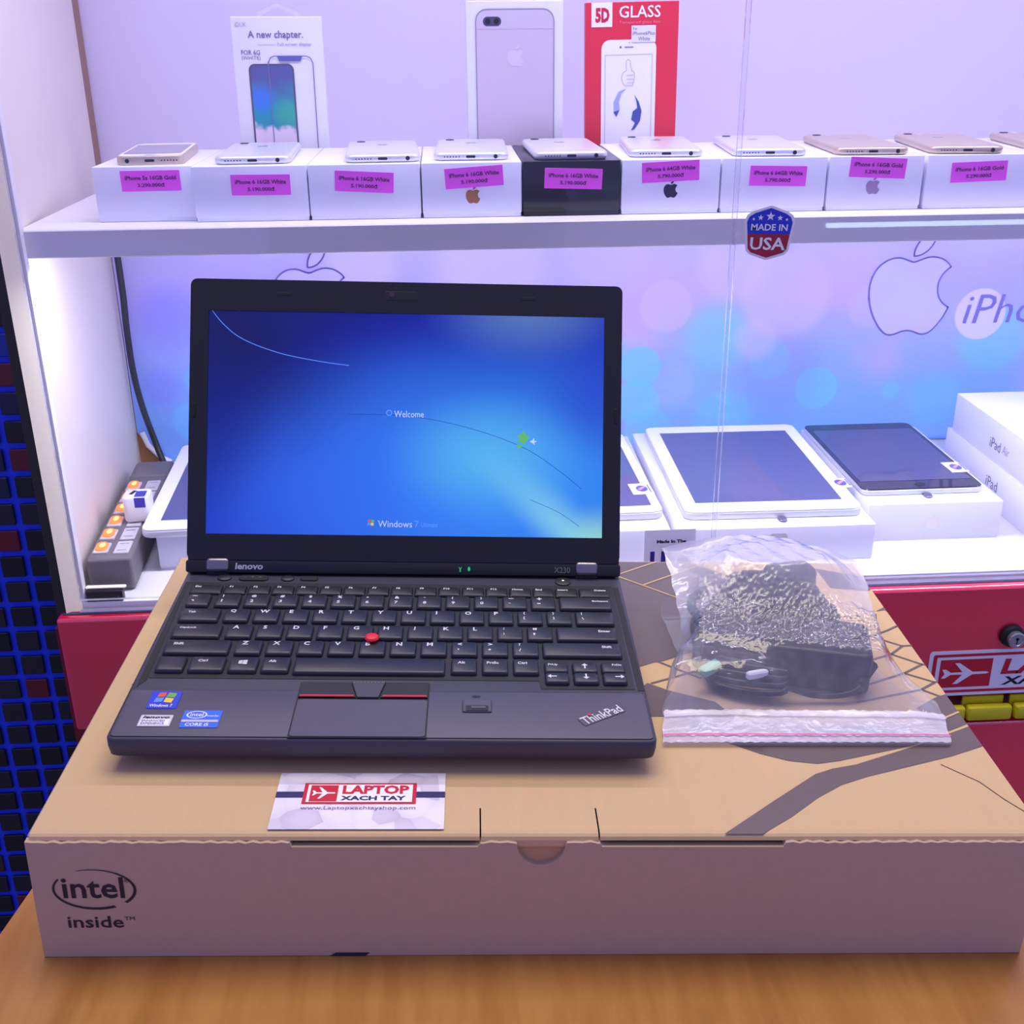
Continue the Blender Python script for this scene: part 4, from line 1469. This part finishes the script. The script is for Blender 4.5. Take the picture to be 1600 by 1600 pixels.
# fingerprint reader
fr_ = part('fingerprint_reader', rslab(.0170, .0125, .0009, .0012, .0006, 3), PALM, lap, LT(.0517, .0318, .0008))
part('sensor', rslab(.0130, .0052, .0003, .0008, .0001, 3), LAPTOPD, fr_, T(0, -.0030, .0009))
part('sensor_bar', rslab(.0085, .0022, .0003, .0008, .0001, 3), mat('sensor_grey', (104, 100, 112), .3, .4), fr_, T(.0008, -.0026, .0012))
part('indent', flat(ellipse(.0026, .0011, 14)), LAPTOPD, lap, LT(.0512, .0418, .0010))
# stickers
s1 = part('sticker', rslab(.0172, .0172, .0003, .0012, .0001, 3), STBLUE, lap, LT(-.1288, .0358, .0009), label='blue sticker with a four-colour flag')
FL = [(-.0012, .0008)]
flag = [((222, 92, 52), [(-.0052, .0012), (-.0008, .0016), (-.0004, .0060), (-.0044, .0056)]), ((108, 176, 60), [(.0002, .0014), (.0050, .0008), (.0058, .0050), (.0008, .0060)]),
        ((92, 150, 240), [(-.0060, -.0040), (-.0014, -.0034), (-.0009, .0008), (-.0054, .0004)]), ((240, 200, 60), [(-.0004, -.0036), (.0042, -.0044), (.0049, .0000), (.0001, .0008)])]
for i, (c, pl) in enumerate(flag):
    part('flag_pane', flat(pl), mat('flag_%d' % i, c, .35), s1, T(.0004, .0012, .0005))
text('Windows 7', STWHITE, s1, T(-.0006, -.0058, .0005), .0130, .0028, bold=.01)
s2 = part('sticker', rslab(.0180, .0108, .0003, .0006, .0001, 2), STGREY, lap, LT(-.1288, .0156, .0009), label='small silver sticker with tiny print')
text('lenovo', INK, s2, T(0, .0030, .0005), .0150, .0024, bold=.03, shear=.2)
part('white_band', flat(rect(-.0080, -.0044, .0080, .0012)), STWHITE, s2, T(0, 0, .0004))
text('ENHANCED', GRAYINK, s2, T(-.001, -.0005, .0006), .0130, .0018, bold=.02)
text('EXPERIENCE', GRAYINK, s2, T(-.001, -.0030, .0006), .0130, .0018, bold=.02)
s3 = part('sticker', rslab(.0215, .0165, .0003, .0006, .0001, 2), mat('sticker_sky', (56, 110, 236), .35), lap, LT(-.1038, .0174, .0009), label='light blue sticker with an oval ring')
part('band', flat(rect(-.0104, -.0032, .0100, -.0012)), mat('band_tan', (206, 196, 200), .4), s3, T(0, 0, .0005))
part('ring', flat([[a, b, c_, d_] for a, b, c_, d_ in zip(ellipse(.0058, .0036, 28), ellipse(.0058, .0036, 28)[1:] + ellipse(.0058, .0036, 28)[:1], ellipse(.0050, .0030, 28)[1:] + ellipse(.0050, .0030, 28)[:1], ellipse(.0050, .0030, 28))]), STWHITE, s3, T(-.0030, .0036, .0005))
text('intel', STWHITE, s3, T(-.0030, .0038, .0005), .0072, .0034, bold=.01)
text('inside', STWHITE, s3, T(.0062, .0028, .0005), .0062, .0018)
text('CORE i5', STWHITE, s3, T(-.0012, -.0056, .0005), .0130, .0030, bold=.02)
bd = part('badge', rslab(.0290, .0082, .0004, .0008, .0001, 3), PALM, lap, LT(.1233, .0238, .0008) @ R(31, 'Z'))
text('ThinkPad', LEGEND, bd, T(0, 0, .0006), .0268, .0072, bold=.012)
part('red_dot', flat(ellipse(.0010, .0010, 12)), RED, bd, T(-.0062, .0034, .0008))
# strip above the keys
for nm, x, r in (('mute_button', -.1248, .0048), ('microphone_button', -.0810, .0046)):
    part(nm, lathe([(r, 0), (r, .0010), (r * .8, .0014)], 20), LAPTOPD, lap, LT(x, .1858, -.0001) @ Matrix.Diagonal((1, .85, 1, 1)))
vb = part('volume_button', rslab(.0205, .0072, .0013, .0035, .0004, 5), LAPTOPD, lap, LT(-.1045, .1856, -.0001))
text('- + +', LEGENDD, vb, T(0, 0, .0016), .0120, .0014)
part('help_button', rslab(.0125, .0060, .0012, .0028, .0004, 5), LAPTOPD, lap, LT(-.0660, .1858, -.0001))
pw = part('power_button', lathe([(.0056, 0), (.0056, .0010), (.0044, .0014)], 20), LAPTOPD, lap, LT(.1117, .1852, -.0001))
part('power_light', flat(ellipse(.0008, .0008, 10)), mat('white_led', (235, 235, 250), .4, emit=1.0), pw, T(0, 0, .0016))
# ---- lid
t = .41023
LB = T(0, .190, .02674) @ Matrix(((1, 0, 0, 0), (0, math.sin(t), -math.cos(t), 0), (0, math.cos(t), math.sin(t), 0), (0, 0, 0, 1)))
HL = .2083
shell = part('lid_shell', rslab(.3045, HL - .0018, .0115, .005, .0030, 5, 3), BEZEL, lap, LB @ T(0, (HL + .0018) / 2, -.0122))
SW_, SH_ = .2788, .1567
SCY = (.0294 + .1861) / 2
bz0, bz1 = .0112, HL
part('bezel', frame(.3040, bz1 - bz0, SW_, SH_, .0016, .0045, .0003, SCY - (bz0 + bz1) / 2), BEZEL, lap, LB @ T(0, (bz0 + bz1) / 2, -.0008))
scrn = part('screen', flat(rect(-SW_ / 2 - .001, -SH_ / 2 - .001, SW_ / 2 + .001, SH_ / 2 + .001)), SCREEN, lap, LB @ T(0, SCY, -.00045), label='lit screen with a blue welcome picture')
part('hinge_cover', rslab(.3055, .0088, .0030, .0018, .0008, 4, 2), BEZEL, lap, LB @ T(0, .0064, -.0022))
hc = [o for o in lap.children if o.name.startswith('hinge_cover')][0]
text('lenovo', mat('logo_silver', (190, 188, 200), .35), hc, T(-.1086, .0004, .0032), .0195, .0046, bold=.035, shear=.1)
text('X230', LEGENDD, hc, T(.1113, .0000, .0032), .0112, .0040)
part('status_light', flat([[(-.0012, .0018), (0, .0004), (.0012, .0018), (.0004, -.0002), (.0004, -.002), (-.0004, -.002), (-.0004, -.0002)]]), GREEN, hc, T(.0393, .0000, .0032))
part('status_light', flat([ellipse(.0009, .0016, 12)]), GREEN, hc, T(.0455, .0001, .0032))
for sx in (-1, 1):
    hg = part('hinge', rslab(.0162, .0096, .0052, .0026, .0024, 3, 4), CHROME, lap, LB @ T(.1305 * sx if sx < 0 else .1288, .0075, -.0026), label='brushed metal hinge')
    part('hinge_barrel', tube([(-.0078, 0, 0), (.0078, 0, 0)], .0036, 14), CHROME, hg, T(0, -.0040, -.0012))
part('camera', lathe([(.0019, 0), (.0019, .0004), (.0013, .0005)], 16), mat('lens_brown', (70, 56, 52), .15), lap, LB @ T(-.0113, .1993, .0008))
part('camera_window', rslab(.0235, .0062, .0003, .0012, .0001, 3), LAPTOPD, lap, LB @ T(-.0050, .1985, .0006))
for sx in (-.0868, .0848):
    part('latch_slot', rslab(.0100, .0022, .0003, .0010, .0001, 4), PORT, lap, LB @ T(sx, .1984, .0007))
for sx in (-.1485, .1482):
    part('bumper', rslab(.0022, .0105, .0008, .0009, .0003, 4), RUBBER, lap, LB @ T(sx, .116, .0007))
# picture details on the screen
def SP(x, s):
    return (x, s - SCY)


arc1 = [SP(*p) for p in ((-.1368, .1858), (-.1300, .1775), (-.1200, .1690), (-.1085, .1632), (-.0950, .1585), (-.0815, .1550), (-.0600, .1513), (-.0410, .1490))]
part('light_arc', strips([[tuple(v[:2]) for v in spline([(x, y, 0) for x, y in arc1], 4)]], .00045), PDIM, scrn, T(0, 0, .0002))
arc2 = [SP(*p) for p in ((-.0405, .1146), (.0022, .1138), (.0430, .1064), (.0816, .0934), (.1068, .0779), (.1245, .0640))]
part('dark_arc', strips([[tuple(v[:2]) for v in spline([(x, y, 0) for x, y in arc2], 5)]], .00035), PDARK, scrn, T(0, 0, .0002))
arc3 = [SP(*p) for p in ((.0880, .0560), (.1080, .0475), (.1230, .0375))]
part('dark_arc', strips([[tuple(v[:2]) for v in spline([(x, y, 0) for x, y in arc3], 5)]], .0003), PDARK, scrn, T(0, 0, .0002))
part('leaf_picture', flat([[(.0790, -.0105), (.0800, -.0080), (.0785, -.0070), (.0812, -.0050), (.0832, -.0030), (.0850, -.0060), (.0870, -.0075), (.0855, -.0095), (.0835, -.0125)],
                           [(.0770, -.0135), (.0790, -.0128), (.0828, -.0135), (.0822, -.0142), (.0800, -.0152), (.0785, -.0175), (.0795, -.0148)]]), PLEAF, scrn, T(0, 0, .0003))
part('bird_picture', flat([[(.0872, -.0105), (.0893, -.0095), (.0905, -.0078), (.0905, -.0100), (.0925, -.0103), (.0905, -.0115), (.0910, -.0130), (.0895, -.0118)]]), PWHITE, scrn, T(0, 0, .0003))
text('Welcome', PWHITE, scrn, T(.0018, .1153 - SCY, .0003), .0208, .0046)
part('busy_ring', strips([ellipse(.0018, .0018, 14) + [ellipse(.0018, .0018, 14)[0]]], .0007), PDIM, scrn, T(-.0122, .1160 - SCY, .0003))
text('Windows', PWHITE, scrn, T(-.0070, .0376 - SCY, .0003), .0240, .0046)
text('7', PDIM, scrn, T(.0082, .0377 - SCY, .0003), None, .0046)
text('Ultimate', PDIM, scrn, T(.0172, .0373 - SCY, .0003), .0116, .0032)
for i, (c, pl) in enumerate(flag):
    part('flag_pane', flat(scaled([pl], .42)), mat('lit_flag_%d' % i, c, .5, emit=.5), scrn, T(-.0240, .0380 - SCY, .0003))

# ------------------------------------------------------------------ business card
bc = thing('business_card', 'white business card with red aeroplane emblem in front of the laptop', 'card', BM @ T(.1676, .0300, .0006) @ R(.1, 'Z'))
part('card', rslab(.0912, .0482, .0004, .0002, .0001, 1), CARDM, bc)
part('band', flat([rect(-.0456, -.0002, .0456, .0050)]), STNAVY, bc, T(0, .0022, .00055))
sg = part('sign_panel', flat(rect(-.0305, -.0085, .0305, .0095)), STRED, bc, T(-.0005, .0050, .0007))
part('white_field', flat(rect(-.0284, -.0072, .0284, .0080)), STWHITE, sg, T(0, 0, .00015))
part('red_field', flat(rect(-.0268, -.0068, -.0120, .0072)), STRED, sg, T(0, 0, .0003))
part('aeroplane', flat(scaled([PLANE], .0064, .0062, -.0194, .0002)), STWHITE, sg, T(0, 0, .00045))
text('LAPTOP', STRED, sg, T(.0085, .0034, .0003), .0360, .0076, bold=.04)
text('XACH TAY', STNAVY, sg, T(.0075, -.0040, .0003), .0350, .0038, bold=.04)
text('www.Laptopxachtayshop.com', GRAYINK, bc, T(-.0005, -.0072, .0007), .0610, .0036, bold=.005)

# ------------------------------------------------------------------ bag with charger
ad = thing('power_adapter', 'black laptop power adapter brick with cord inside the clear bag', 'power adapter', BM @ T(.4320, .1690, .0014) @ R(-13, 'Z'))
part('brick', rslab(.106, .0480, .0285, .006, .0035, 5, 3), BLACK, ad)
part('brick_seam', frame(.1066, .0486, .1040, .0460, .0006, .006, .005), PORT, ad, T(0, 0, .0140))
loops = []
for k in range(4):
    r0 = random.uniform(-.002, .002)
    loops.append([(-.050 + r0, -.016, .006), (-.046, -.036 + .003 * k, .005 + .003 * k), (-.025, -.045 + .0035 * k, .006 + .004 * k), (.000, -.042 + .0025 * k, .008 + .003 * k), (-.012, -.032, .016), (-.040, -.028, .018), (-.051, -.016 + .002 * k, .012)])
for lp in loops:
    part('cord', tube(spline(lp, 5), .0021, 8), CORD, ad)
part('cord', tube(spline([(.000, -.040, .010), (.020, -.036, .004), (.042, -.030, .006), (.052, -.018, .014)], 6), .0020, 8), CORD, ad)
part('strain_relief', tube([(.046, -.026, .010), (.054, -.010, .016)], [.0032, .0042], 10), CORD, ad)
part('cord_tie', rslab(.0070, .0200, .0060, .002, .001, 3), TIE, ad, T(-.046, -.034, .011) @ R(-35, 'Z'), label='pale green cord tie')
part('cord_tie', rslab(.0045, .0150, .0050, .002, .001, 3), PAPERW, ad, T(-.018, -.040, .014) @ R(-60, 'Z'), label='white cord tie')

pc = thing('mains_cable', 'thick black bundled mains cable behind the adapter inside the bag', 'cable', BM @ T(.4350, .2275, .0018))
bund = []
for k in range(6):
    a, b, hh = .048 - .004 * k, .0120 + .0008 * (k % 3), .006 + .0054 * k
    pts = [(a * math.cos(q) * (1 + random.uniform(-.06, .06)), b * math.sin(q) * (1 + random.uniform(-.15, .15)) + .002 * math.cos(3 * q), hh + random.uniform(-.001, .001)) for q in [2 * math.pi * i / 12 for i in range(12)]]
    bund.append(pts)
for pts in bund:
    part('cord_loop', tube([tuple(p) for p in spline(pts, 3, True)] + [pts[0]], .0036, 8), CORD, pc)
part('cord_loop', tube(spline([(-.044, -.004, .014), (-.053, -.016, .013), (-.0560, -.030, .012), (-.0570, -.046, .008), (-.0600, -.062, .0050)], 6), .0040, 8), CORD, pc)
part('cord_loop', tube(spline([(-.044, .004, .024), (-.054, -.004, .024), (-.0575, -.016, .022), (-.053, -.026, .021), (-.048, -.020, .021)], 6), .0033, 8), CORD, pc)
part('plug', rslab(.034, .020, .016, .005, .004, 5, 3), BLACK, pc, T(.012, -.001, .0310) @ R(12, 'Z'))


def bag_meshes():
    NU, NV = 170, 180
    Le = np.array([(.339, .0812, .0016), (.3440, .1100, .0035), (.3450, .1220, .0042), (.3593, .1511, .0085), (.3665, .1680, .0150), (.3655, .1950, .0290), (.3640, .2300, .0410), (.3611, .2500, .0500)])
    Re = np.array([(.5109, .0820, .0016), (.5172, .1130, .0030), (.5172, .1248, .0040), (.5039, .1485, .0100), (.4945, .1700, .0200), (.4985, .2050, .0320), (.5005, .2257, .0385), (.4996, .2419, .0450)])

    def resample(E, n):
        s = np.r_[0, np.cumsum(np.linalg.norm(np.diff(E, axis=0), axis=1))]
        s /= s[-1]
        q = np.linspace(0, 1, n)
        out = np.stack([np.interp(q, s, E[:, k]) for k in range(3)], 1)
        for _ in range(4):
            out[1:-1] = (out[:-2] + 2 * out[1:-1] + out[2:]) / 4
        return out
    L_, R_ = resample(Le, NV), resample(Re, NV)
    u = np.linspace(0, 1, NU)[None, :, None]
    Pq = L_[:, None, :] * (1 - u) + R_[:, None, :] * u
    x, y = Pq[..., 0].copy(), Pq[..., 1].copy()
    z0 = Pq[..., 2].copy()
    v = np.linspace(0, 1, NV)[:, None]
    rear = np.clip((v - .80) / .20, 0, 1)
    y += rear * .016 * np.sin(np.pi * u[..., 0]) ** 1.1
    # what the film rests on
    cx, cy, a = .4320, .1690, math.radians(-13)
    lx = (x - cx) * math.cos(a) + (y - cy) * math.sin(a)
    ly = -(x - cx) * math.sin(a) + (y - cy) * math.cos(a)

    def plate(dx, dy, h, soft):
        fx = np.clip((dx - np.abs(lx)) / soft, 0, 1)
        fy_ = np.clip((dy - np.abs(ly)) / soft, 0, 1)
        f = np.minimum(fx, fy_)
        return h * f * f * (3 - 2 * f)
    H = plate(.066, .037, .0335, .010)
    H = np.maximum(H, .058 * np.clip(1.28 - ((x - .433) / .062) ** 2 - ((y - .222) / .034) ** 2, 0, 1) ** .5)
    H = np.maximum(H, .030 * np.clip(1.2 - ((x - .385) / .046) ** 2 - ((y - .140) / .032) ** 2, 0, 1) ** .5)
    edge0 = .0022 + 0 * z0
    front_seal = v < .17
    z = np.maximum(z0, H)
    for it in range(520):
        zz = z.copy()
        zz[1:-1, 1:-1] = (z[:-2, 1:-1] + z[2:, 1:-1] + z[1:-1, :-2] + z[1:-1, 2:]) / 4
        zz[-1, 1:-1] = .3 * zz[-1, 1:-1] + .7 * (zz[-2, 1:-1])
        z = np.maximum(zz, H + .0008)
        z = np.where(front_seal & (z > .0045), .0045, z)
    z[-1] = np.linspace(L_[-1, 2], R_[-1, 2], NU) + .006 * np.sin(np.pi * u[0, :, 0]) ** 1.2
    z[:, 0], z[:, -1] = L_[:, 2], R_[:, 2]
    # creases
    w = np.zeros_like(z)
    for k in range(46):
        th = rng.uniform(0, math.pi)
        f = rng.uniform(60, 260)
        ph = rng.uniform(0, 6.28)
        d = x * math.cos(th) + y * math.sin(th) + .006 * np.sin(40 * x + k) + .005 * np.cos(50 * y + 2 * k)
        w += (1 - np.abs(np.sin(d * f + ph))) ** 3 * rng.uniform(.15, .55)
    w = w / w.max()
    mask = np.clip(np.minimum(np.minimum(u[..., 0], 1 - u[..., 0]) * 9, 1), 0, 1) * np.clip(v * 9, .15, 1)
    z = z + w * .0016 * mask
    # tight crinkles where the film clings to the top of the brick and just behind it
    top = plate(.066, .037, 1.0, .012)
    cr = np.zeros_like(z)
    for k in range(26):
        th = rng.uniform(0, math.pi)
        f = rng.uniform(420, 900)
        wob = .0045 * np.sin(300 * x * math.cos(k) + 260 * y + k) + .004 * np.cos(340 * y - 210 * x + 2.3 * k)
        cr += (1 - np.abs(np.sin((x * math.cos(th) + y * math.sin(th) + wob) * f + k * 1.7))) ** 2 * rng.uniform(.3, 1)
    cr = (cr - cr.min()) / (cr.max() - cr.min())
    z = z + cr * .0042 * top
    # tension folds running from the rear corners
    z += .0012 * mask * np.abs(np.sin((x - .36) * 210 + (y - .2) * 120)) * np.clip((v - .45) * 2, 0, 1)
    edge_w = .0005 * np.sin(v * 60) * (1 - mask)
    x = x + edge_w
    vts = np.stack([x, y, z], -1).reshape(-1, 3)
    idx = np.arange(NU * NV).reshape(NV, NU)
    fcs = np.stack([idx[:-1, :-1], idx[:-1, 1:], idx[1:, 1:], idx[1:, :-1]], -1).reshape(-1, 4)
    me = bpy.data.meshes.new('m')
    me.from_pydata(vts.tolist(), [], fcs.tolist())
    for p in me.polygons:
        p.use_smooth = True
    cl = .08 + .42 * np.clip((v - .54) / .34, 0, 1) + .08 * np.clip(1 - u[..., 0] * 7, 0, 1) + .12 * np.clip((u[..., 0] - .86) * 7, 0, 1) + .10 * w * mask
    at = me.attributes.new('cloud', 'FLOAT', 'POINT')
    at.data.foreach_set('value', np.clip(cl, 0, .7).astype(np.float32).ravel())
    xb = x[::6, ::6]
    yb = y[::6, ::6]
    zb = np.minimum(.0006 + .85 * z0[::6, ::6] * np.clip((v[::6] - .93) / .07, 0, 1) ** 2, z[::6, ::6] - .0004)
    zb = np.maximum(zb, .0006)
    hN, wN = xb.shape
    vb_ = np.stack([xb, yb, zb], -1).reshape(-1, 3)
    ib = np.arange(hN * wN).reshape(hN, wN)
    fb = np.stack([ib[:-1, :-1], ib[1:, :-1], ib[1:, 1:], ib[:-1, 1:]], -1).reshape(-1, 4)
    m2 = bpy.data.meshes.new('m')
    m2.from_pydata(vb_.tolist(), [], fb.tolist())
    for p in m2.polygons:
        p.use_smooth = True
    return me, m2, (x, y, z)


bag = thing('plastic_bag', 'clear zip bag holding a black charger, lying right of the laptop', 'bag', BM @ T(0, 0, .0006))
bme, bme2, (bx_, by_, bz_) = bag_meshes()
part('front_film', bme, FILM, bag)
part('back_film', bme2, FILMB, bag)


def band(v0, v1, lift, n=40, waves=0.0):
    """strip of film along the mouth between two distances from the edge"""
    NV = bx_.shape[0]
    rows = np.linspace(v0, v1, 7) * (NV - 1)
    vts, fcs = [], []
    cols = np.linspace(0, bx_.shape[1] - 1, n).astype(int)
    for r_i, rr in enumerate(rows):
        a, f = int(rr), rr - int(rr)
        for c in cols:
            q = [(1 - f) * A[a, c] + f * A[min(a + 1, NV - 1), c] for A in (bx_, by_, bz_)]
            q[2] += lift + waves * math.sin(c * .9 + r_i * 2.1) * .5
            vts.append(tuple(q))
    for i in range(6):
        for j in range(n - 1):
            a = i * n + j
            fcs.append((a, a + 1, a + n + 1, a + n))
    me = bpy.data.meshes.new('m')
    me.from_pydata(vts, [], fcs)
    for p in me.polygons:
        p.use_smooth = True
    return me


part('zip_band', band(.0, .165, .0012, 60, .0008), FILMZ, bag, label='milky band at the mouth of the bag')
part('zip_line', band(.030, .037, .0022, 40), FILMPINK, bag, label='pink zip line')
part('zip_line', band(.125, .150, .0024, 40), FILMZ, bag, label='white zip ridge')

# LED tube of the counter opposite, mirrored faintly in the right glass door
tube_ = thing('opposite_tube_lamp', 'slim white tube lamp on the counter opposite', 'lamp', T(.98, -1.35, -.068))
part('tube', lathe([(.006, 0), (.006, .60)], 12), mat('tube_light', (190, 215, 255), .5, emit=14.0), tube_, R(90, 'Y'))
part('holder', cbox(.62, .02, .01, .001), WHITE, tube_, T(.30, -.017, -.005))
